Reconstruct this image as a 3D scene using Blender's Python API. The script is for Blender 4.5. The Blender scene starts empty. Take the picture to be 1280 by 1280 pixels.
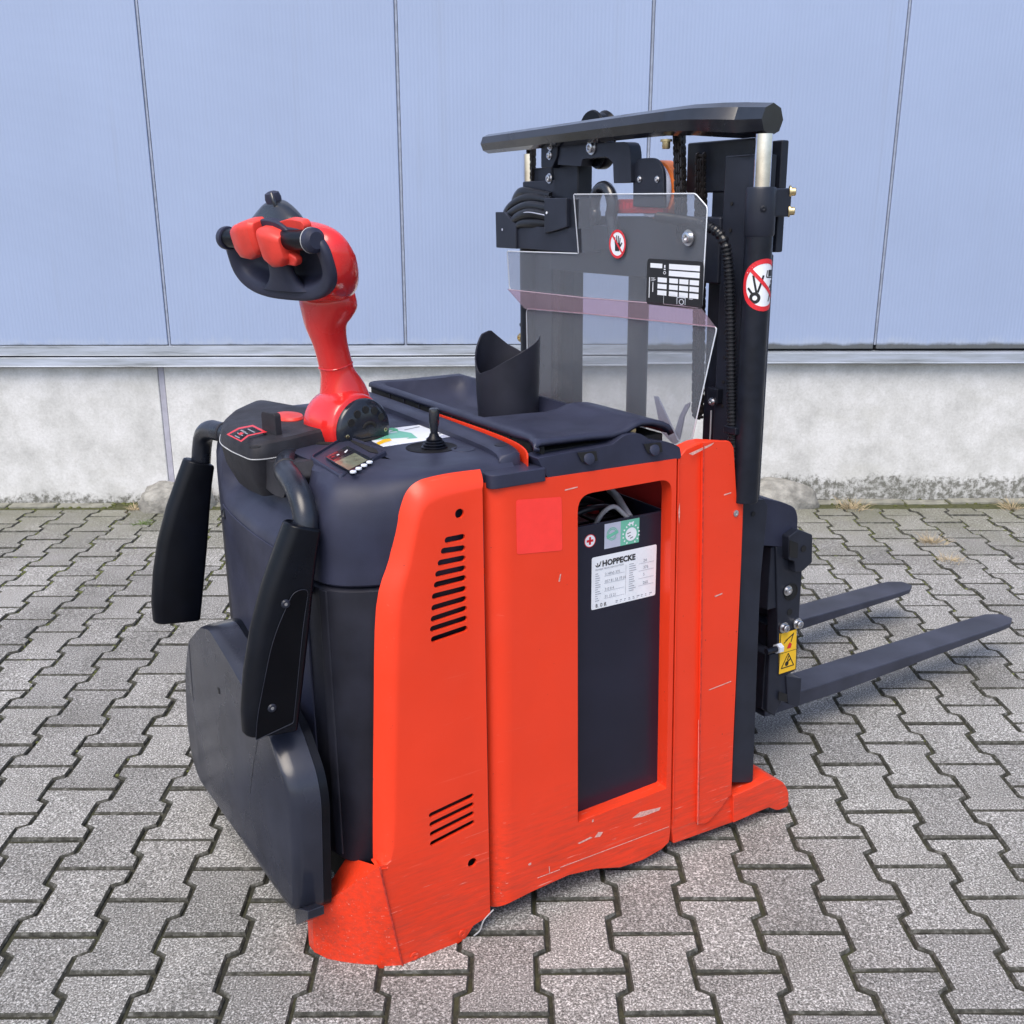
import bpy, bmesh, math, random
from mathutils import Vector, Matrix
random.seed(7)
R = math.radians
scene = bpy.context.scene
COL = scene.collection

# ------------------------------------------------------------------ camera, sky, sun, exposure
cam_d = bpy.data.cameras.new("camera")
cam = bpy.data.objects.new("camera", cam_d)
COL.objects.link(cam)
cam.location = (0, 0, 1.348)
cam.rotation_euler = (R(90 - 17.4), 0, 0)
cam_d.sensor_width = 36.0
cam_d.lens = 36.84
cam_d.clip_start = 0.05
cam_d.clip_end = 500
scene.camera = cam

SUN_EL, SUN_AZ = 58, 205          # azimuth clockwise from +Y: behind the camera, a little left
world = bpy.data.worlds.new("World")
scene.world = world
world.use_nodes = True
wn = world.node_tree
bg = wn.nodes["Background"]
sky = wn.nodes.new("ShaderNodeTexSky")
sky.sky_type = 'NISHITA'
sky.sun_disc = False
sky.sun_elevation = R(SUN_EL)
sky.sun_rotation = R(SUN_AZ)
sky.altitude = 200
sky.air_density = 1.0
sky.dust_density = 3.5
sky.ozone_density = 1.0
wn.links.new(sky.outputs[0], bg.inputs[0])
bg.inputs[1].default_value = 0.135
sun_d = bpy.data.lights.new("sun", 'SUN')
sun_d.energy = 1.3
sun_d.angle = R(40)
sun_d.color = (1.0, 0.93, 0.82)
sun = bpy.data.objects.new("sun", sun_d)
COL.objects.link(sun)
az, el = R(SUN_AZ), R(SUN_EL)
sd = Vector((math.sin(az) * math.cos(el), math.cos(az) * math.cos(el), math.sin(el)))
sun.rotation_euler = sd.to_track_quat('Z', 'Y').to_euler()
sun.location = sd * 20
scene.view_settings.view_transform = 'Standard'
scene.view_settings.look = 'None'
scene.view_settings.exposure = 0.95
scene.view_settings.gamma = 1.0
scene.view_settings.use_curve_mapping = False
scene.render.engine = 'CYCLES'
scene.cycles.max_bounces = 8
scene.cycles.transparent_max_bounces = 16
scene.cycles.use_denoising = True

# ------------------------------------------------------------------ material helpers
def nn(nt, typ, **kw):
    n = nt.nodes.new(typ)
    for k, v in kw.items():
        setattr(n, k, v)
    return n

def new_mat(name):
    m = bpy.data.materials.new(name)
    m.use_nodes = True
    nt = m.node_tree
    return m, nt, nt.nodes["Principled BSDF"]

def coords(nt, kind='Object', scale=(1, 1, 1)):
    if kind == 'World':
        g = nn(nt, "ShaderNodeNewGeometry")
        out = g.outputs['Position']
    else:
        out = nn(nt, "ShaderNodeTexCoord").outputs['Object']
    mp = nn(nt, "ShaderNodeMapping")
    mp.inputs['Scale'].default_value = scale
    nt.links.new(out, mp.inputs['Vector'])
    return mp.outputs['Vector']

def noise(nt, vec, scale, detail=4, rough=0.55):
    n = nn(nt, "ShaderNodeTexNoise")
    n.inputs['Scale'].default_value = scale
    n.inputs['Detail'].default_value = detail
    n.inputs['Roughness'].default_value = rough
    nt.links.new(vec, n.inputs['Vector'])
    return n.outputs['Fac']

def ramp(nt, fac, stops):
    r = nn(nt, "ShaderNodeValToRGB")
    e = r.color_ramp.elements
    while len(e) < len(stops):
        e.new(0.5)
    for el_, (p, c) in zip(e, stops):
        el_.position = p
        if not isinstance(c, (tuple, list)):
            c = (c, c, c)
        el_.color = (c[0], c[1], c[2], 1)
    nt.links.new(fac, r.inputs['Fac'])
    return r.outputs['Color']

def mix(nt, fac, a, b, mode='MIX'):
    m = nn(nt, "ShaderNodeMix", data_type='RGBA', blend_type=mode)
    for sock, v in ((m.inputs[0], fac), (m.inputs[6], a), (m.inputs[7], b)):
        if isinstance(v, (int, float)):
            sock.default_value = v if sock == m.inputs[0] else (v, v, v, 1)
        elif isinstance(v, (tuple, list)):
            sock.default_value = (v[0], v[1], v[2], 1)
        else:
            nt.links.new(v, sock)
    return m.outputs[2]

def math_n(nt, op, a, b=None):
    m = nn(nt, "ShaderNodeMath", operation=op)
    for i, v in enumerate((a, b)):
        if v is None:
            continue
        if isinstance(v, (int, float)):
            m.inputs[i].default_value = v
        else:
            nt.links.new(v, m.inputs[i])
    return m.outputs[0]

def bump(nt, bs, h, strength=0.3, dist=0.002):
    b = nn(nt, "ShaderNodeBump")
    b.inputs['Strength'].default_value = strength
    b.inputs['Distance'].default_value = dist
    nt.links.new(h, b.inputs['Height'])
    nt.links.new(b.outputs[0], bs.inputs['Normal'])

def basic(name, col, rough=0.5, metal=0.0, coat=0.0, var=0.12, nscale=40, bmp=0.0, bscale=400, bdist=0.0006, rvar=0.12, spec=0.5):
    m, nt, bs = new_mat(name)
    v = coords(nt)
    n = noise(nt, v, nscale, 5)
    lo = tuple(c * (1 - var) for c in col)
    hi = tuple(min(1, c * (1 + var)) for c in col)
    nt.links.new(ramp(nt, n, [(0.3, lo), (0.7, hi)]), bs.inputs['Base Color'])
    n2 = noise(nt, v, nscale * 0.35, 6)
    nt.links.new(ramp(nt, n2, [(0.3, max(0.02, rough - rvar)), (0.7, min(1, rough + rvar))]), bs.inputs['Roughness'])
    bs.inputs['Metallic'].default_value = metal
    bs.inputs['Coat Weight'].default_value = coat
    bs.inputs['Coat Roughness'].default_value = 0.08
    bs.inputs['Specular IOR Level'].default_value = spec
    if bmp:
        bump(nt, bs, noise(nt, v, bscale, 2), bmp, bdist)
    return m

def red_paint(name, base, wear=1.0, rough=0.36):
    m, nt, bs = new_mat(name)
    v = coords(nt)
    big = noise(nt, v, 5, 5)
    col = ramp(nt, big, [(0.25, tuple(c * 0.9 for c in base)), (0.75, base)])
    # long light scratches running along the truck
    vs = coords(nt, scale=(1.6, 40, 46))
    s1 = ramp(nt, noise(nt, vs, 3.2, 3, 0.6), [(0.66, 0.0), (0.72, 1.0)])
    msk = ramp(nt, noise(nt, v, 7, 3), [(0.46, 0.0), (0.62, 1.0)])
    sc = mix(nt, 1.0, s1, msk, 'MULTIPLY')
    col = mix(nt, math_n(nt, 'MULTIPLY', sc, 0.30 * wear), col, (0.80, 0.20, 0.14))
    # scuffs and grime towards the skirts, ragged edge
    sep = nn(nt, "ShaderNodeSeparateXYZ")
    nt.links.new(coords(nt), sep.inputs[0])
    low = ramp(nt, math_n(nt, 'ADD', sep.outputs['Z'], math_n(nt, 'MULTIPLY', noise(nt, v, 9, 6, 0.7), 0.35)), [(0.24, 1.0), (0.46, 0.0)])
    vg = coords(nt, scale=(6, 60, 60))
    g = ramp(nt, noise(nt, vg, 2.0, 6, 0.7), [(0.42, 0.0), (0.66, 1.0)])
    gm = mix(nt, 1.0, low, g, 'MULTIPLY')
    col = mix(nt, math_n(nt, 'MULTIPLY', gm, 0.55 * wear), col, (0.30, 0.045, 0.028))
    vw = coords(nt, scale=(5, 90, 90))
    w2 = ramp(nt, noise(nt, vw, 2.6, 4, 0.65), [(0.645, 0.0), (0.69, 1.0)])
    col = mix(nt, math_n(nt, 'MULTIPLY', mix(nt, 1.0, low, w2, 'MULTIPLY'), 0.75 * wear), col, (0.72, 0.36, 0.30))
    # tiny stone chips
    ch = ramp(nt, noise(nt, v, 120, 2), [(0.755, 0.0), (0.77, 1.0)])
    col = mix(nt, math_n(nt, 'MULTIPLY', ch, 0.6 * wear), col, (0.10, 0.02, 0.02))
    nt.links.new(col, bs.inputs['Base Color'])
    rr = ramp(nt, noise(nt, v, 14, 6), [(0.3, rough - 0.08), (0.7, rough + 0.14)])
    nt.links.new(rr, bs.inputs['Roughness'])
    bs.inputs['Specular IOR Level'].default_value = 0.4
    h1 = math_n(nt, 'ADD', noise(nt, v, 160, 3), math_n(nt, 'MULTIPLY', noise(nt, v, 7, 2), 6.0))
    bump(nt, bs, h1, 0.10, 0.001)
    return m

M = {}
M['red'] = red_paint('red_paint', (0.80, 0.047, 0.014))
M['red_gloss'] = red_paint('red_tiller_plastic', (0.72, 0.022, 0.020), wear=0.25, rough=0.2)
M['red_gloss'].node_tree.nodes["Principled BSDF"].inputs['Coat Weight'].default_value = 0.6
M['red_button'] = basic('red_button_plastic', (0.66, 0.045, 0.03), 0.42, bmp=0.08)
M['red_patch'] = basic('red_patch_film', (0.93, 0.045, 0.035), 0.42, var=0.04)
M['red_dark'] = basic('dark_red_paint', (0.36, 0.02, 0.02), 0.45)
M['cap_plastic'] = basic('hub_cap_plastic', (0.014, 0.017, 0.026), 0.2)
M['plastic'] = basic('black_moulded_plastic', (0.0235, 0.0265, 0.050), 0.46, bmp=0.35, bscale=800, var=0.22, nscale=14, rvar=0.16, spec=0.34)
M['plastic_dark'] = basic('dark_lower_plastic', (0.016, 0.017, 0.027), 0.52, bmp=0.3, bscale=800, var=0.3, nscale=14, rvar=0.16, spec=0.3)
M['pod'] = basic('grained_black_plastic', (0.020, 0.020, 0.026), 0.6, bmp=0.6, bscale=600, spec=0.35, var=0.25)
M['rubber'] = basic('black_foam_rubber', (0.0020, 0.0028, 0.0060), 0.36, bmp=0.15, bscale=500, var=0.3, spec=0.22, rvar=0.14, nscale=20)
M['tube'] = basic('black_coated_tube', (0.014, 0.017, 0.026), 0.3, var=0.25, spec=0.45)
M['steel_dark'] = basic('dark_grey_machine_paint', (0.0155, 0.0185, 0.030), 0.42, var=0.22, bmp=0.08, bscale=150, spec=0.32, nscale=16)
M['steel_black'] = basic('black_machine_paint', (0.008, 0.010, 0.017), 0.38, var=0.3, spec=0.3)
M['plate'] = basic('grey_platform_paint', (0.023, 0.026, 0.040), 0.27, var=0.2, nscale=10, bmp=0.12, bscale=40, bdist=0.0012, rvar=0.12, spec=0.38)
M['gloss_black'] = basic('gloss_black_paint', (0.013, 0.015, 0.021), 0.2, coat=0.4, var=0.25)
M['fork'] = basic('fork_grey_paint', (0.034, 0.037, 0.056), 0.46, var=0.3, nscale=9, bmp=0.15, bscale=90, spec=0.35)
M['battery'] = basic('battery_steel_coating', (0.0125, 0.0135, 0.027), 0.34, var=0.15, nscale=6, spec=0.35, rvar=0.1)
M['dark'] = basic('dark_interior', (0.006, 0.006, 0.007), 0.8)
M['chrome'] = basic('chromed_rod', (0.75, 0.75, 0.80), 0.1, metal=1.0, rvar=0.04)
M['zinc'] = basic('zinc_bolt_steel', (0.60, 0.60, 0.62), 0.3, metal=1.0)
M['brass'] = basic('yellow_zinc_steel', (0.62, 0.50, 0.28), 0.32, metal=1.0)
M['orange'] = basic('orange_roller_plastic', (0.80, 0.20, 0.04), 0.4)
M['chain'] = basic('oiled_chain_steel', (0.045, 0.040, 0.040), 0.38, metal=0.6, var=0.3)
M['hose'] = basic('rubber_hose', (0.008, 0.009, 0.013), 0.36, spec=0.4)
M['cable'] = basic('grey_cable_jacket', (0.34, 0.34, 0.36), 0.5)
M['white'] = basic('white_label_film', (0.74, 0.77, 0.82), 0.35, var=0.04)
M['label_grey'] = basic('pale_grey_label', (0.42, 0.45, 0.56), 0.4, var=0.05)
M['label_green'] = basic('green_label', (0.14, 0.46, 0.33), 0.4, var=0.05)
M['green'] = basic('green_print', (0.04, 0.40, 0.17), 0.4, var=0.05)
M['yellow'] = basic('yellow_label', (0.85, 0.50, 0.02), 0.4, var=0.05)
M['black_print'] = basic('black_print', (0.010, 0.010, 0.012), 0.45, var=0.02)
M['grey_print'] = basic('grey_print', (0.25, 0.27, 0.31), 0.5, var=0.02)
M['red_print'] = basic('red_print', (0.62, 0.02, 0.03), 0.4, var=0.03)
M['lcd'] = basic('lcd_glass', (0.17, 0.18, 0.13), 0.15, var=0.25, nscale=60)
M['button_grey'] = basic('pale_button_caps', (0.62, 0.66, 0.74), 0.35)
M['felt'] = basic('black_slip_film', (0.0015, 0.0018, 0.0035), 0.4, spec=0.14)
M['well_black'] = basic('dark_rubber_well', (0.006, 0.006, 0.008), 0.6, spec=0.2)

def acrylic(nm='scratched_clear_acrylic', tint=(0.955, 0.96, 0.97)):
    m, nt, bs = new_mat(nm)
    out = nt.nodes['Material Output']
    tr = nn(nt, "ShaderNodeBsdfTransparent")
    tr.inputs['Color'].default_value = (*tint, 1)
    bs.inputs['Base Color'].default_value = (0.30, 0.32, 0.36, 1)
    bs.inputs['Roughness'].default_value = 0.05
    bs.inputs['Specular IOR Level'].default_value = 0.5
    v = coords(nt)
    haze = ramp(nt, noise(nt, v, 9, 8, 0.7), [(0.35, 0.002), (0.75, 0.03)])
    vs = coords(nt, scale=(1, 60, 5))
    sc = ramp(nt, noise(nt, vs, 4, 5, 0.7), [(0.64, 0.0), (0.78, 0.10)])
    fr = nn(nt, "ShaderNodeFresnel")
    fr.inputs['IOR'].default_value = 1.45
    f = math_n(nt, 'ADD', haze, sc)
    f = math_n(nt, 'ADD', f, math_n(nt, 'MULTIPLY', fr.outputs[0], 0.45))
    mx = nn(nt, "ShaderNodeMixShader")
    nt.links.new(f, mx.inputs[0])
    nt.links.new(tr.outputs[0], mx.inputs[1])
    nt.links.new(bs.outputs[0], mx.inputs[2])
    nt.links.new(mx.outputs[0], out.inputs['Surface'])
    return m
M['acrylic'] = acrylic()
M['acrylic_pink'] = acrylic('acrylic_with_painted_pink_reflection', (0.93, 0.78, 0.82))  # faint red reflection on the screen's fold, put in as a pink tint

def edge_acrylic():
    m, nt, bs = new_mat('acrylic_cut_edge')
    bs.inputs['Base Color'].default_value = (0.70, 0.74, 0.80, 1)
    bs.inputs['Roughness'].default_value = 0.25
    return m
M['acrylic_edge'] = edge_acrylic()

def paver_mat():
    m, nt, bs = new_mat('concrete_paver')
    w = coords(nt, 'World')
    g1 = noise(nt, w, 270, 3, 0.72)
    g2 = noise(nt, w, 150, 2, 0.6)
    col = ramp(nt, g1, [(0.34, (0.040, 0.040, 0.038)), (0.44, (0.165, 0.163, 0.158)), (0.54, (0.265, 0.263, 0.258)), (0.65, (0.68, 0.68, 0.68))])
    col = mix(nt, ramp(nt, g2, [(0.62, 0.0), (0.72, 0.55)]), col, (0.075, 0.074, 0.072))
    # soft blotches, a warm cast here and there
    b1 = noise(nt, w, 3.1, 5, 0.6)
    col = mix(nt, 1.0, col, ramp(nt, b1, [(0.3, (0.74, 0.735, 0.72)), (0.5, (0.98, 0.975, 0.965)), (0.7, (1.10, 1.095, 1.09))]), 'MULTIPLY')
    b2 = noise(nt, w, 11, 4, 0.6)
    col = mix(nt, ramp(nt, b2, [(0.58, 0.0), (0.85, 0.22)]), col, (0.25, 0.225, 0.20))
    oi = nn(nt, "ShaderNodeObjectInfo")
    tone = ramp(nt, oi.outputs['Random'], [(0.0, (0.80, 0.80, 0.80)), (0.5, (0.97, 0.965, 0.96)), (1.0, (1.10, 1.10, 1.09))])
    col = mix(nt, 1.0, col, tone, 'MULTIPLY')
    # algae film that is heavier by the wall
    sep = nn(nt, "ShaderNodeSeparateXYZ")
    g = nn(nt, "ShaderNodeNewGeometry")
    nt.links.new(g.outputs['Position'], sep.inputs[0])
    near = ramp(nt, math_n(nt, 'ADD', math_n(nt, 'MULTIPLY', sep.outputs['Y'], 0.2), math_n(nt, 'MULTIPLY', noise(nt, w, 5, 6, 0.7), 0.25)), [(0.86, 0.0), (1.05, 0.5)])
    col = mix(nt, near, col, (0.12, 0.125, 0.065))
    nt.links.new(col, bs.inputs['Base Color'])
    bs.inputs['Roughness'].default_value = 0.85
    bs.inputs['Specular IOR Level'].default_value = 0.3
    bump(nt, bs, g1, 0.55, 0.0025)
    return m
M['paver'] = paver_mat()

def paver_edge_mat():
    m, nt, bs = new_mat('dirty_paver_arris')
    w = coords(nt, 'World')
    n1 = noise(nt, w, 70, 5, 0.7)
    nt.links.new(ramp(nt, n1, [(0.3, (0.018, 0.018, 0.015)), (0.52, (0.060, 0.060, 0.052)), (0.72, (0.20, 0.20, 0.19))]), bs.inputs['Base Color'])
    bs.inputs['Roughness'].default_value = 0.95
    bump(nt, bs, n1, 0.6, 0.003)
    return m
M['paver_edge'] = paver_edge_mat()

def bed_mat():
    m, nt, bs = new_mat('mossy_joint_sand')
    w = coords(nt, 'World')
    n1 = noise(nt, w, 60, 5, 0.7)
    n0 = noise(nt, w, 9, 4, 0.6)
    col = ramp(nt, n1, [(0.3, (0.012, 0.012, 0.010)), (0.5, (0.026, 0.026, 0.018)), (0.66, (0.060, 0.058, 0.040)), (0.78, (0.17, 0.16, 0.13))])
    col = mix(nt, ramp(nt, n0, [(0.48, 0.0), (0.66, 0.6)]), col, (0.045, 0.050, 0.018))
    sep = nn(nt, "ShaderNodeSeparateXYZ")
    g = nn(nt, "ShaderNodeNewGeometry")
    nt.links.new(g.outputs['Position'], sep.inputs[0])
    near = ramp(nt, math_n(nt, 'ADD', math_n(nt, 'MULTIPLY', sep.outputs['Y'], 0.2), math_n(nt, 'MULTIPLY', noise(nt, w, 4, 5, 0.7), 0.3)), [(0.60, 0.0), (0.9, 0.75)])
    col = mix(nt, near, col, ramp(nt, n1, [(0.3, (0.030, 0.036, 0.010)), (0.7, (0.095, 0.100, 0.032))]))
    nt.links.new(col, bs.inputs['Base Color'])
    bs.inputs['Roughness'].default_value = 0.95
    bump(nt, bs, n1, 0.8, 0.006)
    return m
M['bed'] = bed_mat()
M['moss'] = basic('green_moss', (0.080, 0.092, 0.026), 0.95, var=0.5, nscale=25, bmp=0.5, bscale=300)
M['straw'] = basic('dry_straw', (0.42, 0.34, 0.22), 0.8, var=0.35, nscale=60)
M['leafgreen'] = basic('weed_leaf', (0.10, 0.16, 0.035), 0.6, var=0.4, nscale=60)
M['asphalt'] = basic('yard_asphalt', (0.16, 0.16, 0.16), 0.9, var=0.2, nscale=8, bmp=0.4, bscale=200, bdist=0.003)

def panel_mat():
    m, nt, bs = new_mat('coated_cladding_sheet')
    tc = nn(nt, "ShaderNodeTexCoord")
    v = tc.outputs['Object']
    sep = nn(nt, "ShaderNodeSeparateXYZ")
    nt.links.new(v, sep.inputs[0])
    base = (0.298, 0.372, 0.545)
    n = noise(nt, v, 1.3, 5, 0.6)
    col = ramp(nt, n, [(0.3, tuple(c * 0.95 for c in base)), (0.7, tuple(c * 1.04 for c in base))])
    vs = coords(nt, scale=(9, 9, 0.35))
    st = ramp(nt, noise(nt, vs, 2.2, 6, 0.7), [(0.56, 0.0), (0.8, 0.22)])
    col = mix(nt, st, col, (0.24, 0.27, 0.33))
    # weathering close to the bottom edge
    lowm = ramp(nt, math_n(nt, 'ADD', sep.outputs['Z'], math_n(nt, 'MULTIPLY', noise(nt, coords(nt, scale=(7, 7, 3)), 3, 6, 0.7), 0.10)), [(0.715, 0.65), (0.775, 0.0)])
    col = mix(nt, lowm, col, (0.42, 0.47, 0.54))
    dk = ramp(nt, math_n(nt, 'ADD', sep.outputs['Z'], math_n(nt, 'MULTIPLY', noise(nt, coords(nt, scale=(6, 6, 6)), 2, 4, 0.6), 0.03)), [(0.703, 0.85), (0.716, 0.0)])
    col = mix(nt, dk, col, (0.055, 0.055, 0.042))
    nt.links.new(col, bs.inputs['Base Color'])
    bs.inputs['Metallic'].default_value = 0.0
    bs.inputs['Roughness'].default_value = 0.42
    wv = nn(nt, "ShaderNodeTexWave", wave_type='BANDS', bands_direction='X', wave_profile='SIN')
    wv.inputs['Scale'].default_value = 20.5
    wv.inputs['Distortion'].default_value = 0.0
    nt.links.new(v, wv.inputs['Vector'])
    bump(nt, bs, wv.outputs['Fac'], 0.30, 0.0012)
    return m
M['panel'] = panel_mat()

def flashing_mat():
    m, nt, bs = new_mat('weathered_flashing')
    v = coords(nt)
    n = noise(nt, coords(nt, scale=(1, 1, 14)), 2.2, 6, 0.65)
    col = ramp(nt, n, [(0.32, (0.10, 0.11, 0.12)), (0.44, (0.26, 0.29, 0.33)), (0.6, (0.34, 0.38, 0.46)), (0.75, (0.44, 0.49, 0.56))])
    nt.links.new(col, bs.inputs['Base Color'])
    bs.inputs['Roughness'].default_value = 0.5
    bs.inputs['Metallic'].default_value = 0.2
    bump(nt, bs, noise(nt, v, 30, 3), 0.15, 0.002)
    return m
M['flashing'] = flashing_mat()

def plinth_mat():
    m, nt, bs = new_mat('limewashed_concrete')
    v = coords(nt)
    n1 = noise(nt, v, 6, 8, 0.7)
    col = ramp(nt, n1, [(0.30, (0.44, 0.445, 0.44)), (0.47, (0.56, 0.565, 0.56)), (0.62, (0.655, 0.66, 0.665))])
    n4 = noise(nt, v, 90, 5, 0.75)
    col = mix(nt, 1.0, col, ramp(nt, n4, [(0.34, (0.88, 0.88, 0.87)), (0.5, (1.0, 1.0, 1.0)), (0.66, (1.08, 1.08, 1.08))]), 'MULTIPLY')
    n2 = noise(nt, coords(nt, scale=(1, 1, 2.2)), 2.1, 6, 0.65)
    col = mix(nt, ramp(nt, n2, [(0.54, 0.0), (0.80, 0.40)]), col, (0.46, 0.455, 0.40))
    n3 = noise(nt, v, 55, 4, 0.6)
    col = mix(nt, ramp(nt, n3, [(0.66, 0.0), (0.74, 0.4)]), col, (0.33, 0.33, 0.30))
    # vertical drips under the flashing
    vs = coords(nt, scale=(10, 10, 0.6))
    st = ramp(nt, noise(nt, vs, 2, 5, 0.7), [(0.6, 0.0), (0.78, 0.35)])
    col = mix(nt, st, col, (0.48, 0.47, 0.42))
    sep = nn(nt, "ShaderNodeSeparateXYZ")
    nt.links.new(v, sep.inputs[0])
    # dark mould that climbs from the paving, heavier towards the right
    big = noise(nt, coords(nt, scale=(1, 1, 0.4)), 3.5, 6, 0.7)
    fine = noise(nt, v, 38, 5, 0.75)
    reach = math_n(nt, 'ADD', 0.035, math_n(nt, 'MULTIPLY', ramp(nt, math_n(nt, 'MULTIPLY', sep.outputs['X'], 1.0), [(0.3, 0.0), (1.0, 1.0)]), 0.075))
    hgt = math_n(nt, 'ADD', math_n(nt, 'MULTIPLY', math_n(nt, 'SUBTRACT', big, 0.5), 0.16), math_n(nt, 'MULTIPLY', math_n(nt, 'SUBTRACT', fine, 0.5), 0.14))
    d = math_n(nt, 'SUBTRACT', math_n(nt, 'ADD', reach, hgt), sep.outputs['Z'])
    mk = ramp(nt, d, [(0.0, 0.0), (0.03, 0.85)])
    mk = mix(nt, 1.0, mk, ramp(nt, fine, [(0.42, 0.25), (0.56, 1.0)]), 'MULTIPLY')
    col = mix(nt, mk, col, (0.085, 0.085, 0.065))
    nt.links.new(col, bs.inputs['Base Color'])
    bs.inputs['Roughness'].default_value = 0.9
    bs.inputs['Specular IOR Level'].default_value = 0.25
    bump(nt, bs, n3, 0.3, 0.004)
    return m
M['plinth'] = plinth_mat()
M['sealant'] = basic('lilac_joint_sealant', (0.37, 0.37, 0.44), 0.6, var=0.15, nscale=20)
M['seam'] = basic('grey_joint_profile', (0.27, 0.31, 0.40), 0.6, var=0.2)
M['footing'] = basic('rough_footing_concrete', (0.25, 0.245, 0.225), 0.95, var=0.4, nscale=22, bmp=0.8, bscale=90, bdist=0.006)
M['edging'] = basic('mossy_edging_concrete', (0.20, 0.20, 0.17), 0.95, var=0.35, nscale=18, bmp=0.5, bscale=150, bdist=0.003)

# ------------------------------------------------------------------ mesh helpers
def V3(p):
    return Vector((p[0], p[1], p[2]))

def finish(name, bm, mat, parent=None, angle=35, bev=0.0, seg=2, solid=0.0):
    bmesh.ops.remove_doubles(bm, verts=bm.verts, dist=0.00002)
    me = bpy.data.meshes.new(name)
    bm.to_mesh(me)
    bm.free()
    for mt in (mat if isinstance(mat, (list, tuple)) else [mat]):
        me.materials.append(mt)
    if angle:
        for p in me.polygons:
            p.use_smooth = True
        me.set_sharp_from_angle(angle=R(angle))
    o = bpy.data.objects.new(name, me)
    COL.objects.link(o)
    if parent is not None:
        o.parent = parent
    if solid:
        s = o.modifiers.new("thickness", 'SOLIDIFY')
        s.thickness = abs(solid)
        s.offset = -1 if solid > 0 else 1
    if bev:
        b = o.modifiers.new("edge", 'BEVEL')
        b.width = bev
        b.segments = seg
        b.limit_method = 'ANGLE'
        b.angle_limit = R(35)
        b.harden_normals = True
    return o

def a_box(bm, lo, hi):
    x0, y0, z0 = lo
    x1, y1, z1 = hi
    vs = [bm.verts.new(p) for p in ((x0, y0, z0), (x1, y0, z0), (x1, y1, z0), (x0, y1, z0), (x0, y0, z1), (x1, y0, z1), (x1, y1, z1), (x0, y1, z1))]
    for f in ((0, 3, 2, 1), (4, 5, 6, 7), (0, 1, 5, 4), (1, 2, 6, 5), (2, 3, 7, 6), (3, 0, 4, 7)):
        bm.faces.new([vs[i] for i in f])

def box(name, lo, hi, mat, parent=None, bev=0.002):
    bm = bmesh.new()
    a_box(bm, lo, hi)
    return finish(name, bm, mat, parent, bev=bev)

def rounded(pts, r, n=4):
    """round the corners of a closed 3-D polygon; r is a number or a list"""
    P = [V3(p) for p in pts]
    out = []
    for i, p in enumerate(P):
        rr = r[i] if isinstance(r, (list, tuple)) else r
        a, b = P[i - 1] - p, P[(i + 1) % len(P)] - p
        if rr <= 0:
            out.append(p)
            continue
        t = min(rr, a.length * 0.48, b.length * 0.48)
        s, e = p + a.normalized() * t, p + b.normalized() * t
        for k in range(n + 1):
            q = k / n
            out.append(s * (1 - q) ** 2 + p * 2 * q * (1 - q) + e * q * q)
    return out

def a_prism(bm, outer, ext, holes=()):
    """closed solid: planar polygon with holes swept along ext"""
    ext = V3(ext)
    loops = [[V3(p) for p in outer]] + [[V3(p) for p in h] for h in holes]
    for off, flip in ((Vector((0, 0, 0)), False), (ext, True)):
        es, allv = [], []
        for lp in loops:
            vs = [bm.verts.new(p + off) for p in lp]
            allv.append(vs)
            es += [bm.edges.new((vs[i], vs[(i + 1) % len(vs)])) for i in range(len(vs))]
        if holes:
            bmesh.ops.triangle_fill(bm, edges=es, use_beauty=True)
        else:
            bm.faces.new(allv[0])
        if off.length == 0:
            first = allv
        else:
            for va, vb in zip(first, allv):
                for i in range(len(va)):
                    j = (i + 1) % len(va)
                    bm.faces.new((va[i], va[j], vb[j], vb[i]))
    bmesh.ops.recalc_face_normals(bm, faces=bm.faces)

def prism(name, outer, ext, mat, parent=None, holes=(), bev=0.002, seg=2, angle=35):
    bm = bmesh.new()
    a_prism(bm, outer, ext, holes)
    return finish(name, bm, mat, parent, bev=bev, seg=seg, angle=angle)

def a_loft(bm, rings, closed=True, cap0=True, cap1=True):
    rows = [[bm.verts.new(V3(p)) for p in r] for r in rings]
    for a, b in zip(rows, rows[1:]):
        n = len(a)
        for i in range(n if closed else n - 1):
            j = (i + 1) % n
            bm.faces.new((a[i], a[j], b[j], b[i]))
    if closed and cap0:
        bm.faces.new(rows[0][::-1])
    if closed and cap1:
        bm.faces.new(rows[-1])
    bmesh.ops.recalc_face_normals(bm, faces=bm.faces)
    return rows

def loft(name, rings, mat, parent=None, closed=True, cap0=True, cap1=True, angle=40, bev=0.0, solid=0.0):
    bm = bmesh.new()
    a_loft(bm, rings, closed, cap0, cap1)
    return finish(name, bm, mat, parent, angle=angle, bev=bev, solid=solid)

def smooth_path(pts, n=6):
    P = [V3(p) for p in pts]
    if len(P) < 3:
        return P
    out = []
    for i in range(len(P) - 1):
        p0, p1, p2, p3 = P[max(i - 1, 0)], P[i], P[i + 1], P[min(i + 2, len(P) - 1)]
        for k in range(n):
            t = k / n
            out.append(0.5 * ((2 * p1) + (p2 - p0) * t + (2 * p0 - 5 * p1 + 4 * p2 - p3) * t * t + (3 * p1 - p0 - 3 * p2 + p3) * t ** 3))
    out.append(P[-1])
    return out

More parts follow.
